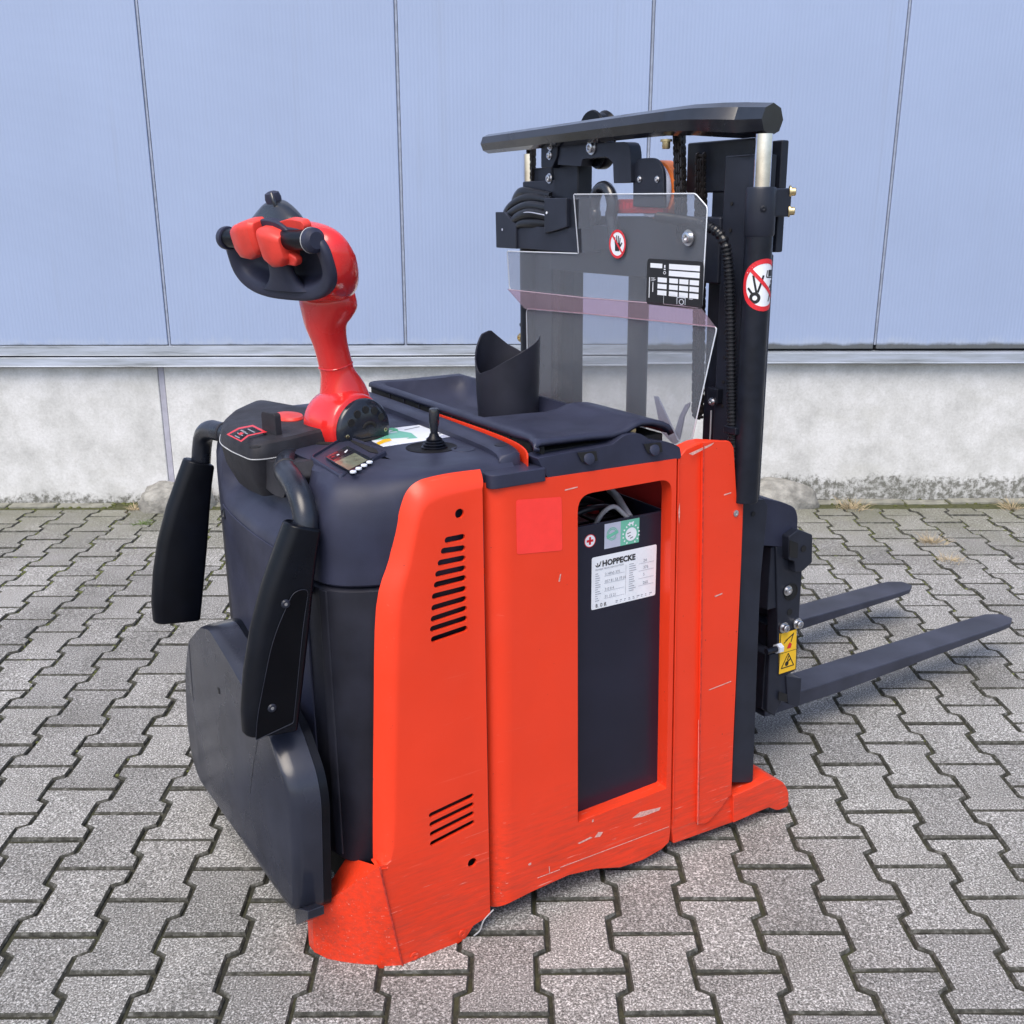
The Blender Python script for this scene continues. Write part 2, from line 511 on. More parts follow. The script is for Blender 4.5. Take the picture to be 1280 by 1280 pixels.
def a_tube(bm, path, rad, n=12, caps=True):
    P = [V3(p) for p in path]
    t = (P[1] - P[0]).normalized()
    ref = Vector((0, 0, 1)) if abs(t.z) < 0.9 else Vector((1, 0, 0))
    x = t.cross(ref).normalized()
    rings = []
    for i, p in enumerate(P):
        if i:
            t2 = (P[min(i + 1, len(P) - 1)] - P[i - 1]).normalized()
            x = (x - t2 * x.dot(t2)).normalized()
            t = t2
        y = t.cross(x)
        r = rad[i] if isinstance(rad, (list, tuple)) else rad
        rings.append([p + (x * math.cos(2 * math.pi * k / n) + y * math.sin(2 * math.pi * k / n)) * r for k in range(n)])
    a_loft(bm, rings, True, caps, caps)

def tube(name, path, rad, mat, parent=None, n=12, sm=6, angle=50):
    bm = bmesh.new()
    p = smooth_path(path, sm) if sm else [V3(q) for q in path]
    a_tube(bm, p, rad, n)
    return finish(name, bm, mat, parent, angle=angle)

def a_cyl(bm, c, axis, r, h, n=20, r2=None):
    c, axis = V3(c), V3(axis).normalized()
    r2 = r if r2 is None else r2
    ref = Vector((0, 0, 1)) if abs(axis.z) < 0.9 else Vector((1, 0, 0))
    x = axis.cross(ref).normalized()
    y = axis.cross(x)
    rings = []
    for off, rr in ((0, r), (h, r2)):
        rings.append([c + axis * off + (x * math.cos(2 * math.pi * k / n) + y * math.sin(2 * math.pi * k / n)) * rr for k in range(n)])
    a_loft(bm, rings)

def cyl(name, c, axis, r, h, mat, parent=None, n=20, bev=0.0, r2=None):
    bm = bmesh.new()
    a_cyl(bm, c, axis, r, h, n, r2)
    return finish(name, bm, mat, parent, bev=bev)

def a_lathe(bm, c, axis, prof, n=28, xdir=None, sx=1.0, sy=1.0):
    c, axis = V3(c), V3(axis).normalized()
    ref = V3(xdir) if xdir else (Vector((0, 0, 1)) if abs(axis.z) < 0.9 else Vector((1, 0, 0)))
    x = (ref - axis * ref.dot(axis)).normalized()
    y = axis.cross(x)
    rings = [[c + axis * h + (x * sx * math.cos(2 * math.pi * k / n) + y * sy * math.sin(2 * math.pi * k / n)) * max(r, 0.0004) for k in range(n)] for r, h in prof]
    a_loft(bm, rings)

def lathe(name, c, axis, prof, mat, parent=None, n=28, angle=35, **kw):
    bm = bmesh.new()
    a_lathe(bm, c, axis, prof, n, **kw)
    return finish(name, bm, mat, parent, angle=angle)

def bolt(name, c, axis, r, mat, parent, h=None):
    """socket-head bolt with a washer and a dark socket"""
    h = h or r * 0.9
    a = V3(axis).normalized()
    o = lathe(name, c, axis, [(r * 1.45, 0), (r * 1.45, h * 0.25), (r, h * 0.27), (r, h * 0.9), (r * 0.85, h), (r * 0.5, h), (r * 0.48, h * 0.55), (0, h * 0.55)], mat, parent, n=16)
    return o

def text(name, s, org, xd, yd, size, mat, parent, lift=0.0004, bold=0.0, align='LEFT'):
    cu = bpy.data.curves.new(name, 'FONT')
    cu.body = s
    cu.size = size
    cu.align_x = align
    cu.offset = bold
    cu.fill_mode = 'FRONT'
    cu.resolution_u = 2
    tmp = bpy.data.objects.new(name + "_tmp", cu)
    COL.objects.link(tmp)
    dg = bpy.context.evaluated_depsgraph_get()
    me = bpy.data.meshes.new_from_object(tmp.evaluated_get(dg))
    bpy.data.objects.remove(tmp)
    xd, yd = V3(xd).normalized(), V3(yd)
    yd = (yd - xd * yd.dot(xd)).normalized()
    nd = xd.cross(yd)
    o0 = V3(org) + nd * lift
    for v in me.vertices:
        v.co = o0 + xd * v.co.x + yd * v.co.y
    me.materials.clear()
    me.materials.append(mat)
    me.name = name
    o = bpy.data.objects.new(name, me)
    COL.objects.link(o)
    o.parent = parent
    return o

class Flat:
    """thin printed shapes on a plane: org + x*xd + y*yd, lifted along the normal"""
    def __init__(s, org, xd, yd):
        s.o, s.x = V3(org), V3(xd).normalized()
        yd = V3(yd)
        s.y = (yd - s.x * yd.dot(s.x)).normalized()
        s.n = s.x.cross(s.y)
    def at(s, x, y, z=0.0):
        return s.o + s.x * x + s.y * y + s.n * z
    def poly(s, bm, pts, z=0.0004):
        bm.faces.new([bm.verts.new(s.at(x, y, z)) for x, y in pts])
    def rect(s, bm, x0, y0, x1, y1, z=0.0004):
        s.poly(bm, ((x0, y0), (x1, y0), (x1, y1), (x0, y1)), z)
    def disc(s, bm, cx, cy, r, z=0.0004, n=28, ry=None):
        ry = ry or r
        s.poly(bm, [(cx + r * math.cos(2 * math.pi * k / n), cy + ry * math.sin(2 * math.pi * k / n)) for k in range(n)], z)
    def ring(s, bm, cx, cy, r0, r1, z=0.0004, n=32, a0=0, a1=360):
        full = a1 - a0 >= 360
        m = n + (0 if full else 1)
        A = [R(a0 + (a1 - a0) * k / n) for k in range(m)]
        i = [bm.verts.new(s.at(cx + r0 * math.cos(a), cy + r0 * math.sin(a), z)) for a in A]
        o = [bm.verts.new(s.at(cx + r1 * math.cos(a), cy + r1 * math.sin(a), z)) for a in A]
        for k in range(m if full else m - 1):
            j = (k + 1) % m
            bm.faces.new((i[k], o[k], o[j], i[j]))
    def line(s, bm, p, q, w, z=0.0004):
        p, q = Vector(p), Vector(q)
        d = (q - p).normalized()
        nrm = Vector((-d.y, d.x)) * w / 2
        s.poly(bm, [tuple(p + nrm), tuple(p - nrm), tuple(q - nrm), tuple(q + nrm)], z)

def flat_obj(name, fn, mat, parent):
    bm = bmesh.new()
    fn(bm)
    me = bpy.data.meshes.new(name)
    bm.to_mesh(me)
    bm.free()
    me.materials.append(mat)
    o = bpy.data.objects.new(name, me)
    COL.objects.link(o)
    o.parent = parent
    return o

def empty(name, label, cat, loc=(0, 0, 0), group=None, matrix=None):
    o = bpy.data.objects.new(name, None)
    o.empty_display_size = 0.1
    COL.objects.link(o)
    if matrix is not None:
        o.matrix_world = matrix
    else:
        o.location = loc
    o['label'] = label
    o['category'] = cat
    if group:
        o['group'] = group
    return o

def tag(o, label, cat, group=None):
    o['label'] = label
    o['category'] = cat
    if group:
        o['group'] = group
    return o

# ------------------------------------------------------------------ ground
TRUCK = Matrix(((0, 0, 0, 0), (0, 0, 0, 0), (0, 0, 0, 0), (0, 0, 0, 1)))
for i, ax in enumerate(((0.860297,0.509792,0.000000), (-0.509681,0.860109,-0.020942), (-0.010676,0.018017,0.999781), (-0.03466,1.66227,0.00000))):
    for j in range(3):
        TRUCK[j][i] = ax[j]
TRUCK_INV = TRUCK.inverted()

bm = bmesh.new()
bm.faces.new([bm.verts.new(p) for p in ((-160, -160, -0.07), (160, -160, -0.07), (160, 160, -0.07), (-160, 160, -0.07))])
ground = finish('ground', bm, M['asphalt'], angle=0)
ground['kind'] = 'structure'

WALL_Y, WALL_ROT = 4.482, R(0.8)
def wall_line(x):
    return WALL_Y + math.tan(WALL_ROT) * x

# bedding sand between the pavers: a fine uneven sheet
bm = bmesh.new()
bmesh.ops.create_grid(bm, x_segments=150, y_segments=130, size=1.0)
for v in bm.verts:
    v.co = Vector((v.co.x * 4.6, 2.1 + v.co.y * 2.6, -0.0070 + random.uniform(-0.002, 0.0015)))
pavement = finish('pavement', bm, M['bed'], angle=60)
pavement['kind'] = 'structure'

XE, XW, LL, YS, YW, PITCH = 0.0780, 0.0560, 0.0957, 0.0583, 0.0447, 0.1408
def paver_outline(half=False):
    if half:
        return [(XE, -LL), (XE, -YS), (XW, -YW), (XW, -0.003), (-XW, -0.003), (-XW, -YW), (-XE, -YS), (-XE, -LL)]
    return [(XE, -LL), (XE, -YS), (XW, -YW), (XW, YW), (XE, YS), (XE, LL), (-XE, LL), (-XE, YS), (-XW, YW), (-XW, -YW), (-XE, -YS), (-XE, -LL)]

def inset2(pts, d):
    out = []
    n = len(pts)
    for i in range(n):
        p, a, b = Vector(pts[i]), Vector(pts[i - 1]), Vector(pts[(i + 1) % n])
        e1, e2 = (p - a).normalized(), (b - p).normalized()
        n1, n2 = Vector((-e1.y, e1.x)), Vector((-e2.y, e2.x))
        m = (n1 + n2).normalized()
        out.append(p + m * d / max(0.4, m.dot(n1)))
    return out

def paver_mesh(name, half, seed):
    rng = random.Random(seed)
    o = paver_outline(half)
    jit = [Vector((rng.uniform(-1, 1), rng.uniform(-1, 1))) * 0.0009 for _ in o]
    o = [Vector(p) + j for p, j in zip(o, jit)]
    bm = bmesh.new()
    r0 = [bm.verts.new((p.x, p.y, -0.05)) for p in o]
    r1 = [bm.verts.new((p.x, p.y, -0.0050 + rng.uniform(-0.0012, 0.0006))) for p in o]
    r2 = [bm.verts.new((p.x, p.y, 0.0)) for p in inset2(o, 0.0029)]
    for a, b in ((r0, r1), (r1, r2)):
        for i in range(len(a)):
            j = (i + 1) % len(a)
            bm.faces.new((a[i], a[j], b[j], b[i]))
    for f in bm.faces:
        f.material_index = 1
    bm.faces.new(r2)
    me = bpy.data.meshes.new(name)
    bm.to_mesh(me)
    bm.free()
    me.materials.append(M['paver'])
    me.materials.append(M['paver_edge'])
    for p in me.polygons:
        p.use_smooth = True
    me.set_sharp_from_angle(angle=R(20))
    return me

PM = [paver_mesh('paver', False, k) for k in range(5)]
PH = [paver_mesh('half_paver', True, k + 50) for k in range(2)]
GRID0 = Vector((0.2668, 1.4467 + 0.1))
GROT = R(0.3)
spots = []
for c in range(-34, 34):
    for r in range(-9, 18):
        lx = c * PITCH
        ly = r * 0.2 + (0.1 if c % 2 else 0.0)
        x = GRID0.x + lx * math.cos(GROT) - ly * math.sin(GROT)
        y = GRID0.y + lx * math.sin(GROT) + ly * math.cos(GROT)
        lim = wall_line(x) - 0.085
        if abs(x) > 4.4 or y < -0.2:
            continue
        half = False
        if y + LL > lim:
            if y + 0.0 > lim:
                continue
            half = True
        # in the picture?
        d = Vector((x, y, -1.348))
        Z = d.y * math.cos(R(17.4)) - d.z * math.sin(R(17.4))
        Y = d.y * math.sin(R(17.4)) + d.z * math.cos(R(17.4))
        px, py = 640 + 1310 * d.x / Z, 640 - 1310 * Y / Z
        vis = -60 < px < 1340 and 560 < py < 1350 and Z > 0
        m = TRUCK_INV @ Vector((x, y, 0))
        under = -0.12 < m.x < 0.5 and 0.05 < m.y < 0.62
        # directly behind the truck's body as the photograph stands
        hid = vis and (480 < px < 840 and 640 < py < 1000)
        spots.append((0 if (vis and not under and not hid) else 1, Z, x, y, half))
spots.sort()
field = bmesh.new()
for k, (pri, Z, x, y, half) in enumerate(spots):
    mtx = Matrix.Translation((x + random.uniform(-0.001, 0.001), y + random.uniform(-0.001, 0.001), random.uniform(-0.0020, 0.0018)))
    mtx = mtx @ Matrix.Rotation(GROT + R(max(-0.7, min(0.7, random.gauss(0, 0.38)))), 4, 'Z') @ Matrix.Rotation(R(max(-0.7, min(0.7, random.gauss(0, 0.38)))), 4, 'X') @ Matrix.Rotation(R(max(-0.7, min(0.7, random.gauss(0, 0.38)))), 4, 'Y')
    me = random.choice(PH if half else PM)
    if k < 296 and pri == 0:
        o = bpy.data.objects.new('paver', me)
        COL.objects.link(o)
        o.parent = pavement
        o.matrix_local = mtx
    else:
        n0 = len(field.verts)
        field.from_mesh(me)
        field.verts.ensure_lookup_table()
        for v in field.verts[n0:]:
            v.co = mtx @ v.co
pf = finish('paver_field', field, [M['paver'], M['paver_edge']], pavement, angle=20)
pf['kind'] = 'stuff'

# edging course along the wall
x = -2.9
while x < 3.4:
    L = random.uniform(0.19, 0.25)
    if not (-1.72 < x + L / 2 < -1.28 or 0.98 < x + L / 2 < 1.36):
        bm = bmesh.new()
        a_box(bm, (0, -0.058, -0.05), (L - 0.012, 0.0, random.uniform(-0.002, 0.006)))
        o = finish('edging_stone', bm, M['edging'], pavement, bev=0.006, seg=2)
        o.location = (x, wall_line(x) - 0.012 + random.uniform(-0.005, 0.003), 0)
        o.rotation_euler = (0, 0, WALL_ROT + R(random.uniform(-1, 1)))
    x += L

# ------------------------------------------------------------------ the warehouse wall
WM = Matrix.Translation((0, WALL_Y, 0)) @ Matrix.Rotation(WALL_ROT, 4, 'Z')
wall = empty('warehouse_wall', 'warehouse wall of tall pale blue cladding panels above a whitewashed concrete plinth', 'wall', matrix=WM)
seams = [-5.47, -4.46, -3.46, -2.455, -1.452, -0.452, 0.552, 1.553, 2.556, 3.56, 4.56, 5.56]
for a, b in zip(seams, seams[1:]):
    z0 = 0.6945 if b < 0.6 else 0.672
    bm = bmesh.new()
    a_box(bm, (a + 0.0065, -0.012, z0), (b - 0.0065, 0.028, 5.2))
    finish('cladding_panel', bm, M['panel'], wall, bev=0.004, seg=2)
for a in seams[1:-1]:
    bm = bmesh.new()
    a_box(bm, (a - 0.0065, -0.002, 0.69), (a + 0.0065, 0.03, 5.2))
    a_box(bm, (a - 0.0038, -0.009, 0.69), (a + 0.0038, -0.002, 5.2))
    finish('panel_joint_strip', bm, M['seam'], wall, bev=0)
xm = 0.552
def flashing(name, x0, x1, prof, mat=None):
    """folded sheet: (y, z) profile swept along the wall"""
    bm = bmesh.new()
    n = 30
    rows = []
    for k in range(n + 1):
        xx = x0 + (x1 - x0) * k / n
        wob = math.sin(xx * 2.3) * 0.0012 + math.sin(xx * 5.1 + 1) * 0.0007
        rows.append([bm.verts.new((xx, y + wob, z + wob * 0.5)) for y, z in prof])
    for a, b in zip(rows, rows[1:]):
        for i in range(len(prof) - 1):
            bm.faces.new((a[i], b[i], b[i + 1], a[i + 1]))
    bmesh.ops.recalc_face_normals(bm, faces=bm.faces)
    return finish(name, bm, mat or M['flashing'], wall, angle=25)
flashing('upper_flashing', -5.5, xm - 0.002, [(-0.010, 0.6925), (-0.018, 0.690), (-0.024, 0.655), (-0.026, 0.6525), (0.01, 0.6515)])
flashing('lower_flashing', -5.5, xm - 0.001, [(0.01, 0.6465), (-0.034, 0.6455), (-0.036, 0.643), (-0.041, 0.612), (-0.044, 0.6085), (-0.043, 0.606), (-0.002, 0.606)])
flashing('lower_flashing', xm + 0.001, 5.6, [(0.01, 0.664), (-0.030, 0.660), (-0.036, 0.656), (-0.041, 0.620), (-0.044, 0.6165), (-0.043, 0.614), (-0.002, 0.614)])
bm = bmesh.new()
a_box(bm, (-5.5, 0.012, 0.598), (5.6, 0.03, 0.70))
finish('shadow_gap_backing', bm, M['dark'], wall)
psx = [-5.5, -1.505, 3.9, 5.6]
for a, b in zip(psx, psx[1:]):
    bm = bmesh.new()
    a_box(bm, (a + 0.013, 0.0, -0.1), (b - 0.013, 0.2, 0.6035 if b < 0 else 0.6115))
    finish('plinth_panel', bm, M['plinth'], wall, bev=0.006)
for a in psx[1:-1]:
    bm = bmesh.new()
    a_box(bm, (a - 0.0125, 0.004, -0.1), (a + 0.0125, 0.19, 0.6))
    finish('plinth_joint_seal', bm, M['sealant'], wall, bev=0.003)

# ------------------------------------------------------------------ footings, weeds, moss
def footing(x, y, sx, sy, sz, seed, label):
    rng = random.Random(seed)
    bm = bmesh.new()
    bmesh.ops.create_icosphere(bm, subdivisions=4, radius=1.0)
    for v in bm.verts:
        p = v.co.copy()
        q = Vector((abs(p.x) ** 0.8 * math.copysign(1, p.x), abs(p.y) ** 0.8 * math.copysign(1, p.y), abs(p.z) ** 0.75 * math.copysign(1, p.z)))
        k = 1 + 0.05 * math.sin(p.x * 5 + seed) + 0.05 * math.sin(p.y * 7 + 2 * seed) + 0.035 * math.sin(p.z * 11 + p.x * 9) + rng.uniform(-0.012, 0.012)
        v.co = Vector((q.x * sx * k, q.y * sy * k, max(-0.03, q.z * sz * k)))
    o = finish('concrete_footing', bm, M['footing'], angle=60)
    o.location = (x, y, 0)
    return tag(o, label, 'footing', 'rounded footings at the foot of the wall')
footing(-1.475, 4.385, 0.160, 0.10, 0.100, 3, 'rounded rough concrete footing at the wall under the sealed plinth joint')
footing(1.170, 4.43, 0.170, 0.10, 0.105, 8, 'rounded rough concrete footing at the wall behind the fork carriage')

def tuft(x, y, n, h, spread, mat, label, cat, seed, lean=(0, 0)):
    rng = random.Random(seed)
    bm = bmesh.new()
    for k in range(n):
        a = rng.uniform(0, 2 * math.pi)
        r = abs(rng.gauss(0, spread * 0.45))
        b = Vector((r * math.cos(a), r * math.sin(a), -0.004))
        L = h * rng.uniform(0.4, 1.1)
        d = Vector((math.cos(a) * rng.uniform(0.2, 1.3) + lean[0], math.sin(a) * rng.uniform(0.2, 1.1) + lean[1], 0.9)).normalized()
        side = d.cross(Vector((rng.uniform(-1, 1), rng.uniform(-1, 1), 0.2))).normalized() * rng.uniform(0.0008, 0.0020)
        prev = None
        for s in range(4):
            t = s / 3
            p = b + d * L * t + Vector((0, 0, -L * 0.35 * t * t)) + Vector((rng.uniform(-1, 1), rng.uniform(-1, 1), 0)) * 0.003 * t
            w = side * (1 - t * 0.9)
            cur = (bm.verts.new(p - w), bm.verts.new(p + w))
            if prev:
                bm.faces.new((prev[0], prev[1], cur[1], cur[0]))
            prev = cur
    o = finish('grass_tuft', bm, mat, angle=0)
    o.location = (x, y, 0)
    return tag(o, label, cat, 'weeds in the paving')
g = (1.4755,4.5181)
tuft(g[0], 4.36, 150, 0.085, 0.07, M['straw'], 'dry straw tuft against the footing behind the fork carriage', 'weed', 1)
tuft(*(1.6535,3.9013), 130, 0.07, 0.055, M['straw'], 'dry straw tuft in the open paving right of the forks', 'weed', 2)
tuft(*(1.6392,3.6991), 70, 0.05, 0.05, M['straw'], 'flattened sparse straw tuft nearest to the fork tips', 'weed', 3)
tuft(*(2.1753,4.3480), 90, 0.09, 0.05, M['straw'], 'dry straw tuft at the wall by the right picture edge', 'weed', 4)
tuft(*(-1.6361,4.3362), 70, 0.05, 0.06, M['straw'], 'dry tuft at the wall left of the footing behind the far arm pad', 'weed', 5)
tuft(*(-1.5337,4.1350), 110, 0.030, 0.06, M['leafgreen'], 'low green weed in front of the footing behind the far arm pad', 'weed', 6)

# moss cushions squeezed out of the joints, thicker near the wall
bm = bmesh.new()
rng = random.Random(12)
def cushion(x, y, s):
    q = bmesh.ops.create_icosphere(bm, subdivisions=1, radius=1.0)
    for v in q['verts']:
        v.co = Vector((x + v.co.x * s * rng.uniform(0.8, 1.2), y + v.co.y * s * rng.uniform(0.8, 1.2), -0.006 + v.co.z * s * rng.uniform(0.45, 0.75)))
vis_spots = [s for s in spots if s[0] == 0 and not s[4]]
for pri, Z, x, y, half in vis_spots:
    w = max(0.0, min(1.0, (y - (1.7 if x < 0 else 2.1)) / 2.2))
    dens = int(0.6 * rng.random() + 18 * w * w * rng.uniform(0.2, 1.9))
    o = paver_outline()
    for k in range(dens):
        i = rng.randrange(12)
        p, q = Vector(o[i]), Vector(o[(i + 1) % 12])
        t = rng.random()
        e = p.lerp(q, t)
        e += e.normalized() * 0.003
        cushion(x + e.x + rng.uniform(-0.002, 0.002), y + e.y + rng.uniform(-0.002, 0.002), rng.uniform(0.003, 0.006 + 0.0045 * w))
for k in range(420):
    xx = rng.uniform(-2.4, 2.4)
    cushion(xx, wall_line(xx) - abs(rng.gauss(0.03, 0.04)) - 0.004, rng.uniform(0.004, 0.012))
mo = finish('moss', bm, M['moss'], angle=80)
mo['kind'] = 'stuff'

# ------------------------------------------------------------------ the pallet stacker (truck frame: x along the forks, y away from the camera side, z up)
truck = empty('pallet_stacker', 'red and black electric pallet stacker with raised tiller and folded rear platform on the paving', 'pallet stacker', matrix=TRUCK)
T = truck
NEAR = Vector((0, -1, 0))
def add(p, d):
    return (p[0] + d[0], p[1] + d[1], p[2] + d[2])
def setv(p, v):
    return (p[0], v, p[2])

# --- battery bay side wall, with its window
sp = [(0.0510,0.0000,0.8652),(0.4064,-0.0000,0.8609),(0.4234,-0.0000,0.0699),(0.4204,0.0000,0.0394),(0.4029,-0.0000,0.0294),(0.3530,-0.0000,0.0209),(0.2973,-0.0000,0.0239),(0.2357,0.0000,0.0432),(0.1698,-0.0000,0.0529),(0.0874,-0.0000,0.0475),(0.0408,-0.0000,0.0422)]
win = rounded([(0.1849,-0.0000,0.8241),(0.3966,-0.0000,0.8248),(0.4090,-0.0000,0.1692),(0.1910,-0.0000,0.1628)], [0.032, 0.028, 0.004, 0.004], 6)
bm = bmesh.new()
a_prism(bm, sp, (0, 0.03, 0), [win])
# rounded rear corner of the bay
top0, bot0 = sp[0], sp[-1]
rows = []
for (p, tz) in ((top0, 0), (bot0, 0)):
    r = []
    for k in range(11):
        a = R(90 * k / 10)
        r.append((p[0] - (p[0] - 0.0) * math.sin(a), 0.030 * (1 - math.cos(a)), p[2] + (0.004 if p is top0 else -0.008) * math.sin(a)))
    r.append((0.0, 0.30, r[-1][2]))
    rows.append(r)
vs = [[bm.verts.new(q) for q in r] for r in rows]
for i in range(len(vs[0]) - 1):
    bm.faces.new((vs[0][i], vs[0][i + 1], vs[1][i + 1], vs[1][i]))
bmesh.ops.recalc_face_normals(bm, faces=bm.faces)
side = finish('side_panel', bm, M['red'], T, angle=30)
p4 = rounded([(0.0587,-0.0006,0.7371),(0.1528,-0.0006,0.7275),(0.1508,-0.0006,0.8264),(0.0582,-0.0006,0.8348)], 0.005, 3)
flat_obj('colour_patch', lambda b: b.faces.new([b.verts.new(q) for q in p4]), M['red_patch'], side)
# small paint scrapes on the lower rail of the panel
sc = random.Random(5)
def scrape(b, pts):
    b.faces.new([b.verts.new(q) for q in pts])
M['scrape'] = basic('scraped_primer', (0.62, 0.34, 0.30), 0.6, var=0.3, nscale=200)
def scrapes(par, groups):
    for a in groups:
        flat_obj('paint_scrape', lambda b, a=a: scrape(b, a), M['scrape'], par)
scrapes(side, ([(0.3224,-0.0005,0.1287),(0.3422,-0.0005,0.1368),(0.3956,-0.0005,0.1302),(0.3917,-0.0005,0.1241),(0.3487,-0.0005,0.1235)], [(0.2305,-0.0005,0.1164),(0.2399,-0.0005,0.1258),(0.2516,-0.0005,0.1217),(0.2440,-0.0005,0.1135)], [(0.1905,-0.0005,0.1177),(0.2208,-0.0005,0.1215),(0.2266,-0.0005,0.1177),(0.1943,-0.0005,0.1146)],
    [(0.0982,-0.0005,0.0742),(0.1496,-0.0005,0.0741),(0.1496,-0.0005,0.0725),(0.0981,-0.0005,0.0724)], [(0.1496,-0.0005,0.0785),(0.4185,-0.0005,0.0775),(0.4185,-0.0005,0.0760),(0.1496,-0.0005,0.0767)], [(0.1237,-0.0005,0.0897),(0.1255,-0.0005,0.0891),(0.1265,-0.0005,0.0726),(0.1250,-0.0005,0.0731)], [(0.1446,-0.0005,0.6703),(0.1479,-0.0005,0.6833),(0.1505,-0.0005,0.6843),(0.1480,-0.0005,0.6696)],
    [(0.2242,-0.0005,0.1581),(0.2280,-0.0005,0.1586),(0.2280,-0.0005,0.1532),(0.2242,-0.0005,0.1527)], [(0.0768,-0.0005,0.1122),(0.0839,-0.0005,0.1132),(0.0839,-0.0005,0.1079),(0.0785,-0.0005,0.1081)], [(0.1575,-0.0005,0.8385),(0.1844,-0.0005,0.8403),(0.1845,-0.0005,0.8381),(0.1575,-0.0005,0.8363)]))

# --- front frame plates of the bay
ff = [(0.4153,0.0040,0.8612),(0.4319,0.0040,0.8759),(0.4585,0.0040,0.8826),(0.4819,0.0040,0.8835),(0.5423,0.0040,0.8730),(0.5637,0.0040,0.7631),(0.5823,0.0040,0.7496),(0.5853,0.0040,0.6283),(0.5906,0.0040,0.2195),(0.5943,0.0040,0.0918),(0.6033,0.0040,0.0219),(0.4369,0.0040,0.0265),(0.4300,0.0040,0.0654)]
front = prism('front_frame', ff, (0, 0.035, 0), M['red'], T, bev=0.003)
fo = rounded([(0.4660,-0.0030,0.8853),(0.4875,-0.0030,0.8857),(0.5335,-0.0030,0.8801),(0.5436,-0.0030,0.8648),(0.5571,-0.0030,0.7673),(0.5757,-0.0030,0.7531),(0.5787,-0.0030,0.6316),(0.5839,-0.0030,0.2247),(0.5864,-0.0030,0.0980),(0.5786,-0.0030,0.0966),(0.5575,-0.0030,0.0744),(0.5212,-0.0030,0.0497),(0.4933,-0.0030,0.0582),(0.4883,-0.0030,0.3033)], [0,0,0.008,0.004,0.006,0.003,0,0,0,0,0,0.012,0.006,0], 4)
prism('front_overlay', fo, (0, 0.0065, 0), M['red'], front, bev=0.0016)
ft = rounded([(0.5914,-0.0040,0.0950),(0.7067,-0.0040,0.1036),(0.7397,-0.0040,0.0814),(0.7568,-0.0040,0.0518),(0.7601,-0.0040,0.0142),(0.7260,-0.0040,0.0143),(0.6997,-0.0040,0.0311),(0.6721,-0.0040,0.0311),(0.5957,-0.0040,0.0279)], [0.002, 0.012, 0.014, 0.012, 0.012, 0.01, 0.004, 0, 0.002], 4)
prism('support_foot', ft, (0, 0.075, 0), M['red'], T, bev=0.004)
lathe('panel_bolt', (0.5563,-0.0030,0.7325), (0, -1, 0), [(0.0065, 0), (0.0065, 0.002), (0.004, 0.0025), (0.0035, 0.0008), (0, 0.0008)], M['zinc'], front, n=14)
scrapes(front, ([(0.4317,-0.0035,0.8682),(0.4834,-0.0035,0.8801),(0.4932,-0.0035,0.8820),(0.4856,-0.0035,0.8768),(0.4415,-0.0035,0.8639)], [(0.4118,-0.0035,0.7580),(0.4139,-0.0035,0.7765),(0.4157,-0.0035,0.7574),(0.4148,-0.0035,0.7339)], [(0.4940,-0.0035,0.0573),(0.4836,-0.0035,0.3048),(0.4846,-0.0035,0.3045),(0.4953,-0.0035,0.0568)],
    [(0.5110,-0.0035,0.5689),(0.5316,-0.0035,0.5715),(0.5318,-0.0035,0.5690),(0.5133,-0.0035,0.5660)], [(0.5077,-0.0035,0.3665),(0.5675,-0.0035,0.3710),(0.5676,-0.0035,0.3688),(0.5079,-0.0035,0.3644)], [(0.5234,-0.0035,0.7757),(0.5416,-0.0035,0.7778),(0.5417,-0.0035,0.7754),(0.5236,-0.0035,0.7733)]))
M['weld'] = basic('rusty_weld_line', (0.46, 0.032, 0.018), 0.7, var=0.4, nscale=120, bmp=0.5, bscale=300)
tube('weld_seam', [(0.4664,-0.0040,0.8808), (0.4755,-0.0040,0.6509), (0.4858,-0.0040,0.3760), (0.4953,-0.0040,0.0667)], 0.0013, M['weld'], front, n=6)
tube('weld_seam', [(0.4129,0.0020,0.8589), (0.4189,0.0020,0.5611), (0.4310,0.0020,0.0775)], 0.0016, M['red'], front, n=6)

# --- rear cover (red) with vent slots
S_ = [(-0.1355,-0.0000,0.8589),(-0.1086,-0.0000,0.8547),(-0.0765,-0.0000,0.8586),(-0.0259,-0.0000,0.8626),(-0.0062,-0.0000,0.8638)]
Fl = [(-0.1247,-0.0000,0.8086),(-0.1384,0.0000,0.7562),(-0.1605,-0.0000,0.6770),(-0.1748,-0.0000,0.4847),(-0.1934,-0.0000,0.2429),(-0.2249,-0.0000,0.2173)]
Bt = [(-0.1906,-0.0000,-0.0083),(-0.1780,-0.0000,-0.0120),(-0.0921,-0.0000,-0.0068),(-0.0623,0.0000,0.0002),(-0.0432,-0.0000,0.0226),(-0.0072,-0.0000,0.0313)]
def slot(a, b, h):
    a, b = V3(a), V3(b)
    d = (b - a).normalized()
    n_ = Vector((-d.z, 0, d.x))
    r = h / 2
    out = []
    for k in range(7):
        t = R(-90 + 180 * k / 6)
        out.append(b - d * r + (d * math.cos(t) + n_ * math.sin(t)) * r)
    for k in range(7):
        t = R(90 + 180 * k / 6)
        out.append(a + d * r + (d * math.cos(t) + n_ * math.sin(t)) * r)
    return out
holes = []
L_ = [(-0.0792,-0.0000,0.7857),(-0.0868,-0.0000,0.7683),(-0.0934,-0.0000,0.7485),(-0.0985,0.0000,0.7299),(-0.1017,-0.0000,0.7114),(-0.1061,-0.0000,0.6918),(-0.1077,-0.0000,0.6715),(-0.1096,-0.0000,0.6518),(-0.1116,0.0000,0.6342),(-0.1106,-0.0000,0.6152)]
